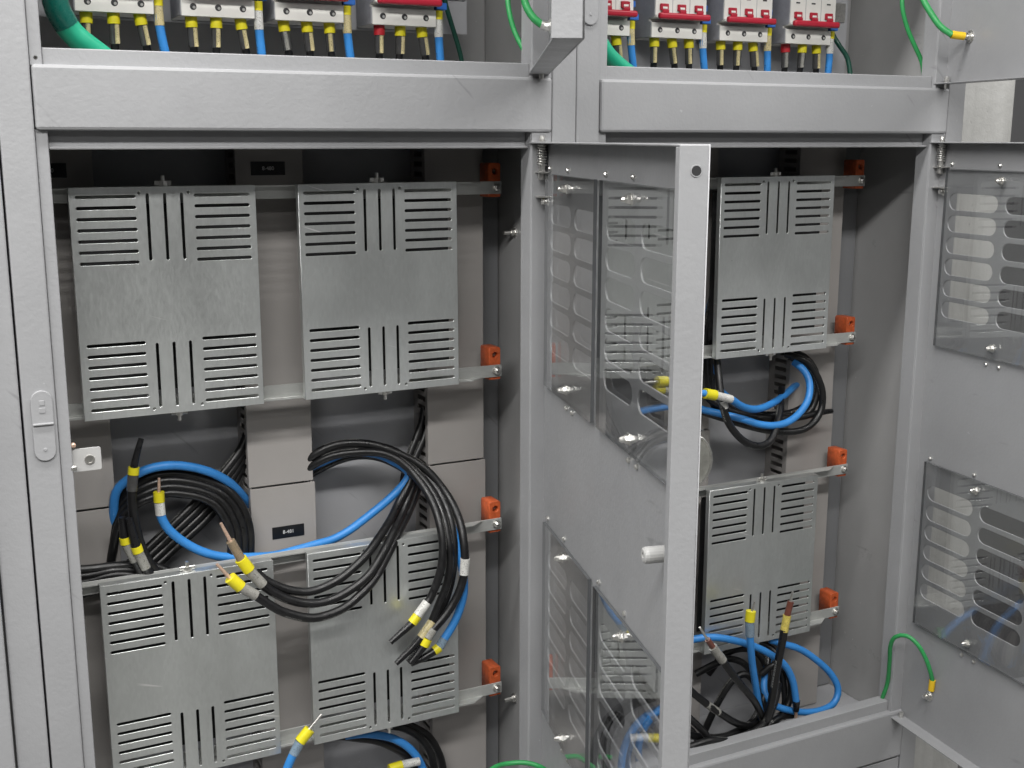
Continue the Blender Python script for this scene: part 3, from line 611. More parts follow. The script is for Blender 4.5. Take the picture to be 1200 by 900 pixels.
# ------------------------------------------------------------------ loose cables
CABLES = [
    ('cable','blue cable arching along the top of the left coil in the left cabinet','coiled cables left of the central duct in the left cabinet','blue',0.0053,[(0.0663,0.16,-0.5373),(0.0663,0.15,-0.4978),(0.0699,0.142,-0.4673),(0.0834,0.138,-0.4527),(0.1052,0.134,-0.4423),(0.1281,0.132,-0.44),(0.1503,0.132,-0.4438),(0.1727,0.132,-0.4524),(0.1946,0.138,-0.4672),(0.2106,0.148,-0.4847),(0.2223,0.16,-0.501),(0.2312,0.172,-0.5149),(0.2404,0.185,-0.531)],[]),
    ('cable','outermost black cable of the arched bundle left of the central duct','coiled cables left of the central duct in the left cabinet','black',0.0053,[(0.062,0.16,-0.545),(0.0669,0.1575,-0.5073),(0.0728,0.155,-0.4836),(0.0867,0.1525,-0.4683),(0.1092,0.15,-0.4566),(0.1313,0.1475,-0.4547),(0.1523,0.145,-0.4583),(0.1763,0.1425,-0.4676),(0.1965,0.14,-0.4807),(0.2114,0.1375,-0.5012),(0.2199,0.135,-0.5287),(0.2188,0.1325,-0.5635),(0.21,0.13,-0.605)],[]),
    ('cable','second black cable of the arched bundle left of the central duct','coiled cables left of the central duct in the left cabinet','black',0.0053,[(0.0603,0.156,-0.5512),(0.0667,0.1536,-0.5123),(0.0736,0.1512,-0.4888),(0.0883,0.1487,-0.4736),(0.1103,0.1463,-0.4635),(0.1302,0.1439,-0.4613),(0.1505,0.1415,-0.4649),(0.1716,0.1391,-0.4727),(0.1898,0.1367,-0.4844),(0.2032,0.1343,-0.5032),(0.2114,0.1318,-0.5288),(0.2103,0.1294,-0.5612),(0.2017,0.127,-0.6024)],[]),
    ('cable','third black cable of the arched bundle left of the central duct','coiled cables left of the central duct in the left cabinet','black',0.0053,[(0.0586,0.152,-0.5574),(0.0665,0.1497,-0.5172),(0.0744,0.1473,-0.4939),(0.0898,0.145,-0.4789),(0.1114,0.1427,-0.4703),(0.1291,0.1403,-0.4679),(0.1487,0.138,-0.4714),(0.1669,0.1357,-0.4777),(0.1832,0.1333,-0.488),(0.1951,0.131,-0.505),(0.2029,0.1287,-0.529),(0.202,0.1263,-0.5588),(0.1934,0.124,-0.5999)],[]),
    ('cable','innermost black cable of the arched bundle left of the central duct','coiled cables left of the central duct in the left cabinet','black',0.0053,[(0.0569,0.148,-0.5635),(0.0663,0.1457,-0.5221),(0.0753,0.1435,-0.499),(0.0913,0.1412,-0.4841),(0.1124,0.139,-0.4771),(0.1281,0.1367,-0.4744),(0.1469,0.1345,-0.478),(0.1621,0.1323,-0.4828),(0.1767,0.13,-0.4917),(0.1871,0.1278,-0.5068),(0.1945,0.1255,-0.5291),(0.1937,0.1232,-0.5565),(0.1851,0.121,-0.5974)],[]),
    ('cable','upper straight black cable slanting behind the left coil','coiled cables left of the central duct in the left cabinet','black',0.0053,[(0.2399,0.175,-0.4067),(0.2316,0.17,-0.4219),(0.22,0.165,-0.4409),(0.198,0.16,-0.4637),(0.1679,0.155,-0.4905),(0.1301,0.15,-0.5197),(0.0963,0.145,-0.5446),(0.0675,0.14,-0.5603),(0.0383,0.135,-0.562),(0.0137,0.13,-0.5602)],[]),
    ('cable','second straight black cable slanting behind the left coil','coiled cables left of the central duct in the left cabinet','black',0.0053,[(0.2402,0.178,-0.4181),(0.2318,0.1727,-0.4332),(0.2201,0.1673,-0.4507),(0.1999,0.162,-0.4732),(0.1705,0.1567,-0.4999),(0.1331,0.1513,-0.5282),(0.0996,0.146,-0.5521),(0.0707,0.1407,-0.5658),(0.038,0.1353,-0.5677),(0.0132,0.13,-0.5666)],[]),
    ('cable','third straight black cable slanting behind the left coil','coiled cables left of the central duct in the left cabinet','black',0.0053,[(0.2405,0.181,-0.4295),(0.232,0.1753,-0.4445),(0.2203,0.1697,-0.4605),(0.2018,0.164,-0.4827),(0.1731,0.1583,-0.5095),(0.136,0.1527,-0.5368),(0.1028,0.147,-0.5597),(0.0739,0.1413,-0.5713),(0.0376,0.1357,-0.5734),(0.0128,0.13,-0.573)],[]),
    ('cable','lower straight black cable slanting behind the left coil','coiled cables left of the central duct in the left cabinet','black',0.0053,[(0.2408,0.184,-0.441),(0.2322,0.178,-0.456),(0.2204,0.172,-0.4704),(0.2037,0.166,-0.4922),(0.1758,0.16,-0.5191),(0.139,0.154,-0.5453),(0.1061,0.148,-0.5673),(0.0772,0.142,-0.5769),(0.0373,0.136,-0.579),(0.0124,0.13,-0.5794)],[]),
    ('cable','upper black cable lying along the top of the lower left plate by the left duct','coiled cables left of the central duct in the left cabinet','black',0.0053,[(0.014,0.125,-0.5464),(0.0331,0.1238,-0.5481),(0.0561,0.1227,-0.5485),(0.0795,0.1215,-0.5499),(0.1029,0.1203,-0.5555),(0.1262,0.1192,-0.5695),(0.1447,0.118,-0.5893)],[]),
    ('cable','middle black cable lying along the top of the lower left plate by the left duct','coiled cables left of the central duct in the left cabinet','black',0.0053,[(0.0135,0.125,-0.5544),(0.0325,0.1232,-0.555),(0.0556,0.1213,-0.5531),(0.0788,0.1195,-0.5554),(0.102,0.1177,-0.5628),(0.1251,0.1158,-0.5766),(0.1435,0.114,-0.5962)],[]),
    ('cable','lower black cable lying along the top of the lower left plate by the left duct','coiled cables left of the central duct in the left cabinet','black',0.0053,[(0.0129,0.125,-0.5625),(0.032,0.1225,-0.5618),(0.0551,0.12,-0.5577),(0.0781,0.1175,-0.5608),(0.101,0.115,-0.5701),(0.1241,0.1125,-0.5837),(0.1422,0.11,-0.603)],[]),
    ('cable','black cable with pointed heat-shrink tip standing up beside the left duct',None,'black',0.0053,[(0.0832,0.112,-0.4559),(0.0826,0.1125,-0.4791),(0.0854,0.113,-0.5061),(0.0907,0.1135,-0.5296),(0.1008,0.114,-0.5541),(0.1162,0.1145,-0.5746),(0.1337,0.115,-0.5969)],[('insulating_boot','shrink',0.0045,[(0.0968,0.112,-0.3998),(0.0928,0.112,-0.4113),(0.0887,0.112,-0.4247),(0.0867,0.112,-0.4324)]),('ferrule_collar','yellow',0.0063,[(0.0868,0.112,-0.4319),(0.0856,0.112,-0.4402)]),('marker_sleeve','marker_dark',0.006,[(0.0854,0.112,-0.4407),(0.083,0.112,-0.4589)])]),
    ('cable','short black cable with yellow collar,left of the pair beside the left duct',None,'black',0.0053,[(0.0807,0.108,-0.5395),(0.0873,0.109,-0.5574),(0.0958,0.11,-0.5779)],[('insulating_boot','shrink',0.0055,[(0.0698,0.108,-0.4871),(0.0707,0.108,-0.5033),(0.0714,0.108,-0.5126)]),('ferrule_collar','yellow',0.0063,[(0.0713,0.108,-0.511),(0.0722,0.108,-0.5188)]),('marker_sleeve','marker_grey',0.0058,[(0.0725,0.108,-0.5193),(0.0811,0.108,-0.5406)])]),
    ('cable','short black cable with yellow collar,right of the pair beside the left duct',None,'black',0.0053,[(0.0905,0.102,-0.5474),(0.0957,0.103,-0.5589),(0.1023,0.104,-0.579)],[('insulating_boot','shrink',0.0055,[(0.0763,0.102,-0.4873),(0.0789,0.102,-0.5058),(0.082,0.102,-0.5215)]),('ferrule_collar','yellow',0.0063,[(0.082,0.102,-0.5215),(0.084,0.102,-0.5289)]),('marker_sleeve','marker_grey',0.0058,[(0.0843,0.102,-0.5295),(0.0913,0.102,-0.5495)])]),
    ('cable','long blue cable sagging from its bare ferrule across to the right coil',None,'blue',0.0053,[(0.1138,0.118,-0.4923),(0.1157,0.118,-0.4998),(0.1215,0.119,-0.5118),(0.1342,0.12,-0.527),(0.1516,0.12,-0.5413),(0.1701,0.12,-0.5516),(0.1892,0.121,-0.5583),(0.2129,0.122,-0.5624),(0.2448,0.124,-0.5661),(0.2721,0.126,-0.5645),(0.2997,0.127,-0.5614),(0.3222,0.128,-0.5586),(0.3448,0.128,-0.5497),(0.3677,0.128,-0.5363),(0.3909,0.128,-0.5216),(0.4073,0.128,-0.5092),(0.4207,0.129,-0.4977),(0.426,0.13,-0.4873),(0.4188,0.132,-0.4779),(0.4058,0.134,-0.4689),(0.3933,0.137,-0.4614),(0.3763,0.14,-0.4562),(0.3533,0.145,-0.4541),(0.327,0.15,-0.4566),(0.3074,0.155,-0.4631),(0.287,0.165,-0.4752)],[('ferrule_tip','copper',0.002,[(0.1147,0.118,-0.4496),(0.1135,0.118,-0.4667)]),('ferrule_collar','yellow',0.0063,[(0.1134,0.118,-0.4662),(0.1132,0.118,-0.4779)]),('marker_sleeve','marker_white',0.006,[(0.1133,0.118,-0.4784),(0.114,0.118,-0.4933)])]),
    ('cable','outermost black cable of the right coil,with a white marker sleeve near the insulator','cables of the right coil in the left cabinet','black',0.0053,[(0.2872,0.165,-0.4708),(0.3072,0.15,-0.4542),(0.3202,0.145,-0.4458),(0.3408,0.14,-0.4405),(0.3658,0.135,-0.4417),(0.3865,0.13,-0.4468),(0.4068,0.124,-0.456),(0.4273,0.118,-0.4676),(0.4424,0.11,-0.4798),(0.4567,0.1,-0.4993),(0.4663,0.085,-0.5201),(0.4691,0.068,-0.5392),(0.4682,0.056,-0.5589),(0.4676,0.05,-0.5815),(0.4663,0.05,-0.6016),(0.4615,0.05,-0.6188),(0.4532,0.05,-0.6354),(0.4413,0.05,-0.6514),(0.4284,0.05,-0.6637),(0.4203,0.05,-0.6712)],[('marker_sleeve','marker_white',0.0062,[(0.4679,0.05,-0.5816),(0.4663,0.05,-0.6027)]),('marker_sleeve','marker_grey',0.0059,[(0.4238,0.05,-0.6674),(0.4156,0.05,-0.6782)]),('ferrule_collar','yellow',0.0062,[(0.4156,0.05,-0.6788),(0.4108,0.05,-0.6875)]),('insulating_boot','shrink',0.0051,[(0.4108,0.05,-0.6875),(0.4027,0.05,-0.6961),(0.3922,0.05,-0.7065)])]),
    ('cable','innermost black cable of the right coil,ending in a white sleeve and yellow collar','cables of the right coil in the left cabinet','black',0.0053,[(0.2867,0.165,-0.484),(0.3068,0.15,-0.4662),(0.3293,0.14,-0.4545),(0.36,0.132,-0.4518),(0.3878,0.125,-0.4546),(0.4081,0.116,-0.4648),(0.4229,0.105,-0.4816),(0.4337,0.09,-0.5013),(0.4386,0.075,-0.5201),(0.4397,0.062,-0.5397),(0.4394,0.054,-0.5605),(0.4363,0.05,-0.5831),(0.4303,0.05,-0.6044),(0.4209,0.05,-0.6251),(0.4151,0.05,-0.6319)],[('marker_sleeve','marker_white',0.006,[(0.4162,0.05,-0.6304),(0.4029,0.05,-0.6454)]),('ferrule_collar','yellow',0.0062,[(0.4029,0.05,-0.6459),(0.3954,0.05,-0.654)]),('insulating_boot','shrink',0.0049,[(0.3959,0.05,-0.6541),(0.3817,0.05,-0.6637),(0.3663,0.05,-0.6741)])]),
    ('cable','black cable of the right coil ending in a printed yellowish sleeve and long black boot','cables of the right coil in the left cabinet','black',0.0053,[(0.2879,0.168,-0.4761),(0.3086,0.155,-0.4611),(0.3416,0.143,-0.4468),(0.3728,0.136,-0.4488),(0.398,0.128,-0.4554),(0.418,0.118,-0.4698),(0.4336,0.106,-0.4877),(0.4441,0.09,-0.5083),(0.4485,0.074,-0.5301),(0.4488,0.062,-0.5511),(0.449,0.055,-0.5701),(0.4484,0.054,-0.592),(0.4435,0.054,-0.6159),(0.434,0.054,-0.6368),(0.4233,0.054,-0.6597)],[('marker_sleeve','marker_cream',0.0059,[(0.4244,0.054,-0.6588),(0.4086,0.054,-0.6773)]),('insulating_boot','shrink',0.0056,[(0.4086,0.054,-0.6773),(0.3976,0.054,-0.6876),(0.386,0.054,-0.6966)]),('insulating_boot','shrink',0.0045,[(0.3872,0.054,-0.6957),(0.3746,0.054,-0.7056)])]),
    ('cable','black cable running between the two innermost strands of the right coil','cables of the right coil in the left cabinet','black',0.0053,[(0.2894,0.172,-0.4695),(0.3103,0.16,-0.457),(0.3417,0.15,-0.4506),(0.375,0.142,-0.4471),(0.4038,0.134,-0.4542),(0.4255,0.125,-0.4691),(0.4431,0.112,-0.4883),(0.4537,0.096,-0.5079),(0.4584,0.078,-0.5315),(0.4587,0.066,-0.556),(0.457,0.06,-0.5786),(0.4544,0.06,-0.6029),(0.4483,0.06,-0.6268),(0.4388,0.06,-0.6478),(0.4281,0.06,-0.6652),(0.4186,0.06,-0.6782)],[('marker_sleeve','marker_dark',0.0057,[(0.4222,0.06,-0.6732),(0.415,0.06,-0.6866)]),('insulating_boot','shrink',0.0054,[(0.415,0.06,-0.6866),(0.4056,0.06,-0.6985),(0.3928,0.06,-0.7096)])]),
    ('cable','blue cable of the right coil ending in a yellow collar beside three black boots','cables of the right coil in the left cabinet','blue',0.0053,[(0.2898,0.175,-0.4826),(0.3114,0.165,-0.4716),(0.3664,0.15,-0.4535),(0.4132,0.138,-0.4675),(0.4406,0.12,-0.4923),(0.4516,0.105,-0.5101),(0.4579,0.09,-0.5282),(0.4609,0.076,-0.5448),(0.4633,0.066,-0.5624),(0.4663,0.06,-0.5857),(0.4693,0.058,-0.6116),(0.4692,0.058,-0.6298),(0.4649,0.058,-0.6473),(0.4565,0.058,-0.6664),(0.4469,0.058,-0.6806),(0.4398,0.058,-0.6896)],[('marker_sleeve','marker_clear',0.006,[(0.4421,0.058,-0.6866),(0.435,0.058,-0.6967)]),('ferrule_collar','yellow',0.0062,[(0.435,0.058,-0.6973),(0.4273,0.058,-0.7009)]),('insulating_boot','shrink',0.0053,[(0.4279,0.058,-0.701),(0.4127,0.058,-0.7071),(0.396,0.058,-0.7117)])]),
    ('cable','upper of three black cables sagging across the lower plates','black cables crossing in front of the lower cover plates','black',0.0053,[(0.2912,0.18,-0.484),(0.3455,0.155,-0.4534),(0.3873,0.145,-0.4548),(0.4178,0.135,-0.4718),(0.4275,0.128,-0.4904),(0.4254,0.126,-0.4986),(0.4078,0.118,-0.5189),(0.3891,0.1,-0.5335),(0.3647,0.078,-0.5475),(0.3408,0.062,-0.5626),(0.3113,0.056,-0.5806),(0.2863,0.055,-0.5899),(0.2664,0.055,-0.5923),(0.2459,0.055,-0.5871),(0.2277,0.056,-0.5779),(0.2148,0.057,-0.5682),(0.2074,0.058,-0.5594)],[]),
    ('cable','middle of three black cables sagging across the lower plates,with copper tipped end','black cables crossing in front of the lower cover plates','black',0.0053,[(0.2916,0.182,-0.4891),(0.347,0.16,-0.4603),(0.389,0.15,-0.4607),(0.4212,0.138,-0.4786),(0.4329,0.13,-0.4961),(0.4291,0.127,-0.5084),(0.4099,0.112,-0.531),(0.3856,0.086,-0.5487),(0.3631,0.066,-0.5664),(0.3392,0.053,-0.5854),(0.3083,0.049,-0.6003),(0.2835,0.048,-0.6057),(0.2607,0.048,-0.6031),(0.239,0.048,-0.5939),(0.2208,0.048,-0.5812),(0.2083,0.048,-0.5692)],[('marker_sleeve','marker_grey',0.0063,[(0.2112,0.048,-0.5717),(0.1952,0.048,-0.5504)]),('ferrule_collar','yellow',0.0072,[(0.1962,0.048,-0.5511),(0.187,0.048,-0.5363)]),('marker_sleeve','marker_tan',0.0053,[(0.1875,0.048,-0.5364),(0.1765,0.048,-0.5133)]),('ferrule_tip','copper',0.0023,[(0.1765,0.048,-0.5133),(0.1667,0.048,-0.4907)])]),
    ('cable','lowest of three black cables sagging across the lower plates,with copper tipped end','black cables crossing in front of the lower cover plates','black',0.0053,[(0.2923,0.185,-0.4967),(0.3485,0.165,-0.4673),(0.3908,0.155,-0.4666),(0.4273,0.142,-0.486),(0.4383,0.132,-0.503),(0.4341,0.128,-0.5162),(0.418,0.115,-0.5353),(0.3939,0.09,-0.5523),(0.3711,0.07,-0.5712),(0.3485,0.055,-0.592),(0.326,0.048,-0.6063),(0.3062,0.044,-0.6159),(0.2811,0.042,-0.6207),(0.2604,0.042,-0.6189),(0.2332,0.042,-0.607),(0.2156,0.042,-0.5938),(0.1984,0.042,-0.5782)],[('marker_sleeve','marker_grey',0.0063,[(0.2012,0.042,-0.5808),(0.1832,0.042,-0.5663)]),('ferrule_collar','yellow',0.0072,[(0.1841,0.042,-0.5675),(0.1726,0.042,-0.5543)]),('ferrule_tip','copper',0.0023,[(0.173,0.042,-0.5554),(0.1586,0.042,-0.5357)])]),
    ('cable','left black cable dropping along the slotted side of the right duct','cables of the right coil in the left cabinet','black',0.0048,[(0.465,0.17,-0.4135),(0.4597,0.1667,-0.4317),(0.4496,0.1633,-0.4527),(0.4383,0.16,-0.4736),(0.4307,0.1567,-0.4948),(0.4239,0.1533,-0.5333),(0.4196,0.15,-0.5665)],[]),
    ('cable','right black cable dropping along the slotted side of the right duct','cables of the right coil in the left cabinet','black',0.0048,[(0.4746,0.17,-0.4145),(0.4693,0.1667,-0.4327),(0.4604,0.1633,-0.454),(0.4479,0.16,-0.4747),(0.439,0.1567,-0.4958),(0.431,0.1533,-0.5343),(0.4196,0.15,-0.5665)],[]),
    ('cable','blue cable with bare wire end pointing up between the two lower plates',None,'blue',0.0053,[(0.2434,0.062,-0.7981),(0.2354,0.062,-0.8141),(0.2248,0.062,-0.8408),(0.2128,0.062,-0.8774)],[('ferrule_tip','steel',0.0023,[(0.2801,0.062,-0.755),(0.2629,0.062,-0.7724)]),('ferrule_collar','yellow',0.007,[(0.2646,0.062,-0.7711),(0.2518,0.062,-0.7844)]),('marker_sleeve','marker_clear',0.0062,[(0.2518,0.062,-0.7844),(0.2433,0.062,-0.7992)])]),
    ('cable','blue cable arching down below the lower right plate of the left cabinet','cables looping below the lower right plate of the left cabinet','blue',0.0053,[(0.3287,0.12,-0.8226),(0.3509,0.1171,-0.8241),(0.3673,0.1143,-0.8279),(0.3921,0.1114,-0.8385),(0.4134,0.1086,-0.857),(0.4276,0.1057,-0.8825),(0.4333,0.1029,-0.9173),(0.429,0.1,-0.9584)],[]),
    ('cable','black cable curving inside the blue arch below the lower right plate','cables looping below the lower right plate of the left cabinet','black',0.0053,[(0.3199,0.128,-0.8243),(0.3466,0.1254,-0.8331),(0.3702,0.1229,-0.8412),(0.3904,0.1203,-0.8534),(0.4108,0.1177,-0.8707),(0.4216,0.1151,-0.8907),(0.4249,0.1126,-0.9264),(0.4208,0.11,-0.9617)],[]),
    ('cable','black cable curving just outside the blue arch below the lower right plate','cables looping below the lower right plate of the left cabinet','black',0.0053,[(0.387,0.135,-0.829),(0.4122,0.132,-0.8372),(0.4316,0.129,-0.8515),(0.4461,0.126,-0.8735),(0.452,0.123,-0.8961),(0.4528,0.12,-0.9314)],[]),
    ('cable','outermost black cable curving below the lower right plate near the right duct','cables looping below the lower right plate of the left cabinet','black',0.0053,[(0.3957,0.142,-0.8293),(0.4233,0.1396,-0.8397),(0.4498,0.1372,-0.8598),(0.4635,0.1348,-0.8846),(0.4698,0.1324,-0.9104),(0.4708,0.13,-0.9478)],[]),
    ('cable','short cable end with yellow collar poking out under the blue arch','cables looping below the lower right plate of the left cabinet','black',0.0053,[(0.361,0.1,-0.8724),(0.3372,0.1,-0.8904)],[('marker_sleeve','marker_white',0.0055,[(0.4218,0.1,-0.872),(0.3965,0.1,-0.8711)]),('ferrule_collar','yellow',0.0062,[(0.3977,0.1,-0.8714),(0.3798,0.1,-0.8724)])]),
    ('cable','blue cable with white sleeve and yellow collar at the coil of the right cabinet','coiled cables in the middle of the right cabinet','blue',0.0053,[(0.8757,0.06,-0.42),(0.8833,0.062,-0.4242),(0.9016,0.068,-0.4345),(0.9292,0.078,-0.4436),(0.96,0.09,-0.4461),(1.0009,0.11,-0.4433),(1.0361,0.13,-0.4384),(1.0731,0.155,-0.4347)],[('marker_sleeve','marker_white',0.0058,[(0.8772,0.06,-0.4205),(0.8466,0.06,-0.4112)]),('ferrule_collar','yellow',0.0074,[(0.8495,0.06,-0.4123),(0.8322,0.06,-0.408)]),('insulating_boot','blue',0.005,[(0.8336,0.06,-0.4082),(0.8194,0.06,-0.4056)])]),
    ('cable','blue cable sweeping round the lower right of the coil in the right cabinet','coiled cables in the middle of the right cabinet','blue',0.0053,[(1.0345,0.12,-0.3912),(1.0418,0.105,-0.402),(1.0448,0.095,-0.4184),(1.0388,0.088,-0.4395),(1.0215,0.083,-0.4572),(0.9974,0.08,-0.4693),(0.9704,0.08,-0.4724),(0.9442,0.082,-0.4679),(0.9273,0.088,-0.4617),(0.9106,0.1,-0.4569),(0.8947,0.115,-0.4533),(0.868,0.13,-0.4461)],[]),
    ('cable','outermost black cable of the coil in the right cabinet','coiled cables in the middle of the right cabinet','black',0.0053,[(1.0262,0.13,-0.3806),(1.0357,0.12,-0.3836),(1.0536,0.112,-0.3927),(1.0685,0.105,-0.4147),(1.0748,0.1,-0.4376),(1.0736,0.098,-0.4592),(1.0617,0.096,-0.477),(1.0406,0.095,-0.4882),(1.0143,0.096,-0.49),(0.9843,0.1,-0.4863),(0.9529,0.11,-0.4787),(0.914,0.12,-0.4652),(0.8717,0.135,-0.4501)],[]),
    ('cable','second black cable of the coil in the right cabinet','coiled cables in the middle of the right cabinet','black',0.0053,[(1.0421,0.13,-0.3793),(1.0552,0.122,-0.3855),(1.068,0.115,-0.4009),(1.0734,0.11,-0.4238),(1.0701,0.108,-0.4478),(1.0583,0.108,-0.4662),(1.0313,0.11,-0.4729),(0.9851,0.112,-0.4698),(0.9412,0.116,-0.4596),(0.9056,0.12,-0.4467),(0.882,0.13,-0.425),(0.8832,0.14,-0.3894)],[]),
    ('cable','black cable lying along the blue strand inside the coil of the right cabinet','coiled cables in the middle of the right cabinet','black',0.0053,[(1.0429,0.14,-0.3874),(1.0594,0.13,-0.3962),(1.0684,0.12,-0.4147),(1.0715,0.118,-0.4381),(1.0614,0.118,-0.4581),(1.0313,0.12,-0.4685),(0.9851,0.122,-0.4667),(0.9394,0.124,-0.4547),(0.9126,0.13,-0.438),(0.9054,0.14,-0.4165),(0.9051,0.15,-0.3804)],[]),
    ('cable','black cable hanging lowest below the coil in the right cabinet','coiled cables in the middle of the right cabinet','black',0.0053,[(0.8799,0.1,-0.3701),(0.875,0.088,-0.3919),(0.8727,0.075,-0.4257),(0.8805,0.07,-0.4547),(0.8962,0.068,-0.4756),(0.9155,0.067,-0.49),(0.9372,0.068,-0.4961),(0.9589,0.072,-0.4911),(0.9768,0.082,-0.4752),(0.9966,0.1,-0.4556),(1.0229,0.13,-0.4319)],[('marker_sleeve','marker_white',0.006,[(0.8734,0.073,-0.4254),(0.876,0.073,-0.4354)])]),
    ('cable','black cable end pointing right past the duct joint in the right cabinet','coiled cables in the middle of the right cabinet','black',0.0053,[(0.9874,0.105,-0.4711),(1.0271,0.105,-0.4727),(1.0593,0.105,-0.4709),(1.0771,0.105,-0.4694)],[('insulating_boot','shrink',0.0049,[(1.0771,0.105,-0.4694),(1.1002,0.105,-0.4692)])]),
    ('cable','left black cable dropping behind the upper plate of the right cabinet','coiled cables in the middle of the right cabinet','black',0.0053,[(0.9202,0.15,-0.245),(0.9053,0.146,-0.2805),(0.8925,0.142,-0.3284),(0.8872,0.138,-0.377),(0.8906,0.134,-0.4203),(0.9025,0.13,-0.4496)],[]),
    ('cable','right black cable dropping behind the upper plate of the right cabinet','coiled cables in the middle of the right cabinet','black',0.0053,[(0.9292,0.15,-0.2454),(0.9128,0.146,-0.281),(0.9,0.142,-0.329),(0.8947,0.138,-0.3776),(0.8982,0.134,-0.421),(0.9101,0.13,-0.4504)],[]),
    ('cable','blue cable dropping behind the upper plate of the right cabinet','coiled cables in the middle of the right cabinet','blue',0.0053,[(0.9218,0.155,-0.2333),(0.9056,0.1525,-0.2813),(0.8951,0.15,-0.3235),(0.8931,0.1475,-0.3541),(0.9019,0.145,-0.3919),(0.9167,0.1425,-0.4243),(0.9403,0.14,-0.4452)],[]),
    ('cable','blue cable arching over the floor tangle to a black boot with copper tip','tangled cables at the bottom of the right cabinet','blue',0.0053,[(0.8081,0.1,-0.7975),(0.8259,0.09,-0.7826),(0.841,0.08,-0.7757),(0.8651,0.07,-0.7728),(0.8974,0.062,-0.7804),(0.9328,0.055,-0.7946),(0.961,0.05,-0.8117),(0.9843,0.046,-0.8317),(0.9987,0.044,-0.8584),(1.0074,0.044,-0.8933)],[('insulating_boot','shrink',0.0062,[(1.0073,0.044,-0.8919),(1.0084,0.044,-0.9087)]),('ferrule_tip','copper',0.0026,[(1.0084,0.044,-0.9087),(1.0086,0.044,-0.938)])]),
    ('cable','blue cable standing upright with yellow collar and bright tip in the right cabinet','tangled cables at the bottom of the right cabinet','blue',0.0053,[(0.9038,0.03,-0.7613),(0.9054,0.03,-0.7759),(0.9132,0.034,-0.8079),(0.9264,0.04,-0.8492),(0.9375,0.045,-0.8835),(0.9492,0.05,-0.9103),(0.9685,0.06,-0.9416)],[('ferrule_tip','steel',0.002,[(0.9096,0.03,-0.7119),(0.9051,0.03,-0.7266)]),('ferrule_collar','yellow',0.0072,[(0.9035,0.03,-0.725),(0.9021,0.03,-0.7402)]),('marker_sleeve','marker_clear',0.0066,[(0.9021,0.03,-0.7402),(0.9039,0.03,-0.7626)])]),
    ('cable','blue cable making the wide loop against the right wall of the right cabinet','tangled cables at the bottom of the right cabinet','blue',0.0053,[(0.9899,0.09,-0.8097),(1.0114,0.08,-0.8169),(1.0375,0.075,-0.8284),(1.0645,0.07,-0.8486),(1.0906,0.065,-0.8745),(1.1034,0.06,-0.9006),(1.0918,0.055,-0.92),(1.0608,0.052,-0.9243),(1.0239,0.052,-0.918),(0.9906,0.056,-0.906),(0.9747,0.065,-0.8953),(0.9717,0.075,-0.8825),(0.9795,0.085,-0.8677),(0.9984,0.1,-0.8473)],[]),
    ('cable','black cable standing upright with copper tip and yellow marker in the right cabinet','tangled cables at the bottom of the right cabinet','black',0.0058,[(0.957,0.02,-0.7599),(0.9555,0.02,-0.7727),(0.9519,0.022,-0.8017),(0.9502,0.026,-0.8376),(0.9485,0.03,-0.8738),(0.9457,0.036,-0.9057),(0.942,0.045,-0.9378)],[('ferrule_tip','steel',0.002,[(0.9691,0.02,-0.7035),(0.9662,0.02,-0.7199)]),('marker_sleeve','marker_brown',0.0048,[(0.9665,0.02,-0.7186),(0.9612,0.02,-0.7385)]),('marker_sleeve','marker_yellow',0.006,[(0.9612,0.02,-0.7385),(0.9569,0.02,-0.7625)])]),
    ('cable','black cable with brown sleeve and bare tip leaning beside the door in the right cabinet','tangled cables at the bottom of the right cabinet','black',0.0053,[(0.8405,0.01,-0.7778),(0.8545,0.012,-0.7956),(0.8814,0.02,-0.8268),(0.9137,0.03,-0.862),(0.9355,0.04,-0.8903),(0.9546,0.05,-0.9225)],[('ferrule_tip','steel',0.002,[(0.8007,0.01,-0.7221),(0.8159,0.01,-0.7451)]),('marker_sleeve','marker_brown',0.0042,[(0.8144,0.01,-0.7429),(0.825,0.01,-0.757)]),('marker_sleeve','marker_grey',0.0066,[(0.8235,0.01,-0.7554),(0.842,0.01,-0.7794)])]),
    ('cable','black cable with clear sleeve sweeping low across the right cabinet floor','tangled cables at the bottom of the right cabinet','black',0.0053,[(0.789,0.05,-0.8055),(0.8135,0.04,-0.8337),(0.8342,0.035,-0.853),(0.8604,0.035,-0.8748),(0.8926,0.04,-0.8992),(0.9259,0.05,-0.9158),(0.9509,0.06,-0.9125),(0.9743,0.075,-0.89),(0.9894,0.09,-0.858)],[('marker_sleeve','marker_grey',0.0057,[(0.8358,0.035,-0.8547),(0.8573,0.035,-0.8721)])]),
    ('cable','black cable crossing the right cabinet floor behind the lower beam','tangled cables at the bottom of the right cabinet','black',0.0053,[(0.8064,0.06,-0.899),(0.8271,0.055,-0.9109),(0.8675,0.05,-0.9209),(0.9028,0.052,-0.9222),(0.94,0.06,-0.9169),(0.9642,0.07,-0.8952),(0.9827,0.085,-0.8684),(0.9965,0.1,-0.8428)],[]),
    ('cable','short black cable leaning on the floor left of the tangle','tangled cables at the bottom of the right cabinet','black',0.0053,[(0.8129,0.06,-0.874),(0.8256,0.05,-0.8869),(0.8416,0.04,-0.9072),(0.8535,0.03,-0.936)],[]),
    ('cable','black cable leaning on the floor beside the door edge','tangled cables at the bottom of the right cabinet','black',0.0053,[(0.8285,0.085,-0.9066),(0.8399,0.075,-0.9154),(0.8487,0.065,-0.9344),(0.8514,0.055,-0.9546)],[]),
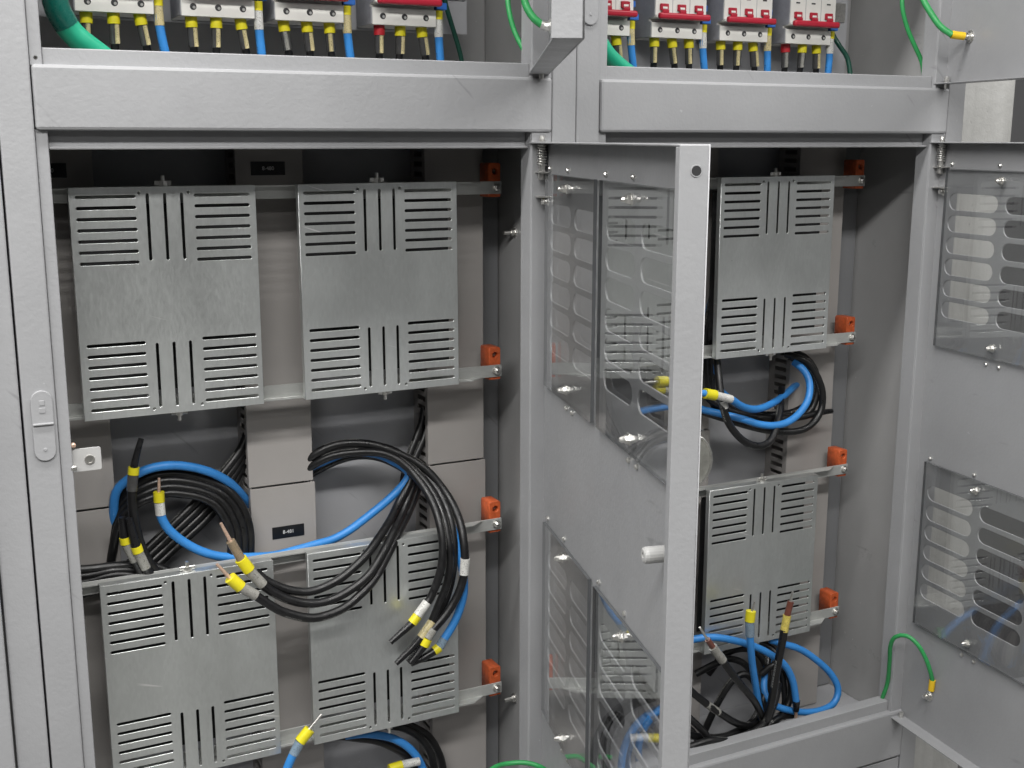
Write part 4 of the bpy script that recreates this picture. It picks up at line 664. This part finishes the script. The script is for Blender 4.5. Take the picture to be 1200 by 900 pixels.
    ('cable','black cable arching behind the brown sleeved end in the right cabinet','tangled cables at the bottom of the right cabinet','black',0.0053,[(0.8843,0.13,-0.8596),(0.9126,0.12,-0.8448),(0.9355,0.115,-0.8392),(0.9594,0.11,-0.8504),(0.9728,0.105,-0.872),(0.9803,0.1,-0.9024),(0.9814,0.095,-0.9357)],[]),
    ('cable','black cable arching over the tangle next to the upright blue cable','tangled cables at the bottom of the right cabinet','black',0.0053,[(0.9156,0.14,-0.8705),(0.9356,0.13,-0.8398),(0.9629,0.12,-0.8301),(0.9847,0.11,-0.8388),(0.9942,0.1,-0.859),(0.9926,0.09,-0.8867),(0.9817,0.08,-0.9218)],[]),
    ('cable','black cable bending down beside the upright black cable','tangled cables at the bottom of the right cabinet','black',0.0053,[(0.9787,0.11,-0.8182),(0.9921,0.1,-0.8224),(1.0009,0.09,-0.8312),(1.0034,0.08,-0.8471),(1.0076,0.075,-0.8764),(1.0085,0.07,-0.9052),(1.0052,0.07,-0.9325)],[]),
    ('cable','black cable bunched at the foot of the upright black cable','tangled cables at the bottom of the right cabinet','black',0.0053,[(0.985,0.06,-0.8651),(0.9787,0.055,-0.8821),(0.9676,0.05,-0.898),(0.9501,0.045,-0.9123),(0.9281,0.04,-0.928)],[]),
    ('cable','black cable end lying at the foot of the tangle beside the lower beam','tangled cables at the bottom of the right cabinet','black',0.0053,[(1.0145,0.06,-0.9244),(0.9889,0.055,-0.919),(0.9658,0.05,-0.9224),(0.9456,0.05,-0.9314),(0.9207,0.05,-0.9364)],[]),
    ('cable','black cable looping up out of the pile just left of the upright blue cable','tangled cables at the bottom of the right cabinet','black',0.0053,[(0.8757,0.09,-0.931),(0.892,0.085,-0.8912),(0.9116,0.08,-0.8579),(0.9323,0.075,-0.8465),(0.9481,0.07,-0.8614),(0.9562,0.066,-0.8944),(0.95,0.06,-0.9261)],[]),
    ('cable','black cable curling round the foot of the wide blue loop','tangled cables at the bottom of the right cabinet','black',0.0053,[(0.9725,0.085,-0.8593),(0.9888,0.078,-0.846),(1.0053,0.07,-0.8516),(1.0132,0.064,-0.8757),(1.0067,0.06,-0.9031),(0.9867,0.058,-0.9227),(0.9614,0.058,-0.9306)],[]),
    ('cable','black cable lying flat in front of the pile behind the lower beam','tangled cables at the bottom of the right cabinet','black',0.0053,[(0.8022,0.03,-0.9114),(0.8374,0.026,-0.9075),(0.8768,0.026,-0.917),(0.9165,0.03,-0.915),(0.9521,0.04,-0.9063),(0.9758,0.055,-0.8884)],[]),
    ('cable','blue cable arching near the floor,seen through the clear pane of the left door',None,'blue',0.0053,[(0.8195,0.07,-0.8628),(0.7889,0.0683,-0.863),(0.7649,0.0667,-0.8726),(0.7472,0.065,-0.8939),(0.7411,0.0633,-0.9206),(0.7481,0.0617,-0.952),(0.7654,0.06,-0.9891)],[]),
    ('cable','black cable coiled behind the blue arch,seen through the lower clear pane',None,'black',0.0053,[(0.7451,0.1,-0.8967),(0.726,0.1,-0.8763),(0.712,0.1,-0.8889),(0.7042,0.1,-0.9269),(0.7135,0.1,-0.9627)],[]),
    ('cable','upper cable end with yellow collar,seen through the upper clear pane',None,'blue',0.0053,[(0.8021,0.07,-0.3905),(0.8233,0.07,-0.3948)],[('ferrule_tip','steel',0.0023,[(0.7363,0.07,-0.3869),(0.762,0.07,-0.3869)]),('ferrule_collar','yellow',0.0072,[(0.7606,0.07,-0.3868),(0.7757,0.07,-0.3881)]),('marker_sleeve','marker_white',0.006,[(0.7757,0.07,-0.3881),(0.8035,0.07,-0.3906)])]),
    ('cable','lower cable end with yellow collar,seen through the upper clear pane',None,'blue',0.0053,[(0.8046,0.075,-0.4011),(0.827,0.075,-0.3997)],[('ferrule_tip','steel',0.0023,[(0.7399,0.075,-0.3998),(0.7616,0.075,-0.3995)]),('ferrule_collar','yellow',0.0072,[(0.7603,0.075,-0.3999),(0.774,0.075,-0.3995)]),('marker_sleeve','marker_white',0.006,[(0.774,0.075,-0.3995),(0.806,0.075,-0.4013)])]),
    ('cable','blue cable sagging behind the two yellow collared ends',None,'blue',0.0053,[(0.7338,0.1,-0.4407),(0.757,0.1,-0.4336),(0.782,0.1,-0.4313),(0.8102,0.1,-0.4318),(0.8421,0.1,-0.4399)],[]),
    ('earth_wire','green earth wire curving up out of the floor by the front of the left cabinet',None,'green',0.0031,[(0.4745,0.03,-0.8778),(0.4941,0.02,-0.8585),(0.506,0.0,-0.8461),(0.524,-0.01,-0.845),(0.5396,-0.02,-0.8499),(0.5533,-0.02,-0.8629)],[]),
    ('earth_wire','green earth wire looping from the right cabinet to the right door',None,'green',0.0031,[(1.1615,0.03,-0.9359),(1.1567,0.02,-0.9104),(1.157,0.012,-0.8816),(1.146,0.0,-0.8394),(1.1353,-0.01,-0.8085),(1.1333,-0.02,-0.79),(1.1398,-0.035,-0.7833),(1.1475,-0.05,-0.7923),(1.1561,-0.06,-0.8128),(1.1635,-0.065,-0.8363),(1.1683,-0.065,-0.8508)],[('cable_lug','lug_yellow',0.0046,[(1.1675,-0.065,-0.8466),(1.1675,-0.064,-0.8633)])]),
    ('earth_wire','thin green earth wire dropping to the upper left beam corner',None,'green',0.0031,[(0.5338,0.06,0.1276),(0.5266,0.05,0.0931),(0.5263,0.045,0.0738),(0.5305,0.04,0.0527),(0.5365,0.03,0.0332),(0.5413,0.02,0.0176),(0.5417,0.01,0.0066)],[]),
    ('earth_wire','green earth wire running to the bolt on the upper left door',None,'green',0.0042,[(0.503,-0.02,0.1073),(0.5079,-0.025,0.0848),(0.5106,-0.03,0.071),(0.5159,-0.036,0.06),(0.5234,-0.04,0.0537)],[('cable_lug','steel',0.0045,[(0.5223,-0.04,0.0541),(0.5292,-0.043,0.0519)])]),
    ('earth_wire','thin green earth wire dropping behind the right beam next to the upper right door',None,'green',0.0031,[(1.1533,0.06,0.166),(1.144,0.06,0.1294),(1.1441,0.058,0.1066),(1.1531,0.055,0.0805),(1.1647,0.05,0.0565),(1.1727,0.045,0.038),(1.1747,0.04,0.0146)],[]),
    ('earth_wire','green earth wire with yellow lug bolted to the upper right door',None,'green',0.0042,[(1.1182,0.02,0.1482),(1.1211,0.0,0.1157),(1.1245,-0.012,0.0973),(1.1325,-0.024,0.0781),(1.1427,-0.036,0.0667)],[('cable_lug','lug_yellow',0.0052,[(1.1422,-0.035,0.0673),(1.1583,-0.042,0.0652)])]),
    ('earth_wire','dark green wire beside the last breaker of the left cabinet',None,'dark_green',0.003,[(0.4812,0.14,0.1242),(0.4865,0.14,0.095),(0.4952,0.14,0.0677),(0.5075,0.145,0.0384),(0.5165,0.15,0.0115)],[]),
    ('earth_wire','dark green wire beside the last breaker of the right cabinet',None,'dark_green',0.0034,[(1.0941,0.15,0.103),(1.0915,0.14,0.0809),(1.0983,0.13,0.0616),(1.1093,0.125,0.0452),(1.1132,0.12,0.0189)],[]),
    ('cable','thick green cable bending down behind the beam at the far left',None,'thick_green',0.0122,[(0.0437,0.085,0.0452),(0.05,0.088,0.0366),(0.0595,0.09,0.0279),(0.0729,0.095,0.0185),(0.0899,0.1,0.0064)],[('heat_shrink','dark_green_shrink',0.0128,[(0.0279,0.08,0.1027),(0.0334,0.08,0.0788),(0.037,0.082,0.0587),(0.0452,0.086,0.0429)])]),
    ('cable','thick green cable entering at the left end of the right beam',None,'thick_green',0.0105,[(0.6502,0.075,0.067),(0.6694,0.078,0.0457),(0.6832,0.08,0.032),(0.7041,0.085,0.0194),(0.7293,0.09,0.0066)],[]),
    ('earth_wire','dark green wire trailing across the floor behind the left door',None,'green',0.0034,[(0.605,0.02,-0.8842),(0.6203,0.015,-0.8768),(0.6384,0.01,-0.8752),(0.6624,0.01,-0.8818)],[]),
]

for name, label, group, mat, r, P, parts in CABLES:
    lo = min(P, key=lambda p: p[2])
    e = empty(name, lo, label, 'wire' if name == 'earth_wire' else 'cable', group)
    tube('jacket', P, r, CM[mat], e, 14)
    for n, m, rr, pp in parts:
        taper = .70 if n == 'insulating_boot' else (.75 if n == 'ferrule_tip' else None)
        if n == 'insulating_boot': pp = pp[::-1] if (Vector(pp[0])-Vector(P[0])).length > (Vector(pp[-1])-Vector(P[0])).length and (Vector(pp[-1])-Vector(P[0])).length < (Vector(pp[-1])-Vector(P[-1])).length else pp
        if taper and min((Vector(pp[-1])-Vector(P[0])).length, (Vector(pp[-1])-Vector(P[-1])).length) < min((Vector(pp[0])-Vector(P[0])).length, (Vector(pp[0])-Vector(P[-1])).length): pp = pp[::-1]
        tube(n, pp, rr, CM[m], e, 14, len(pp) > 2, taper)
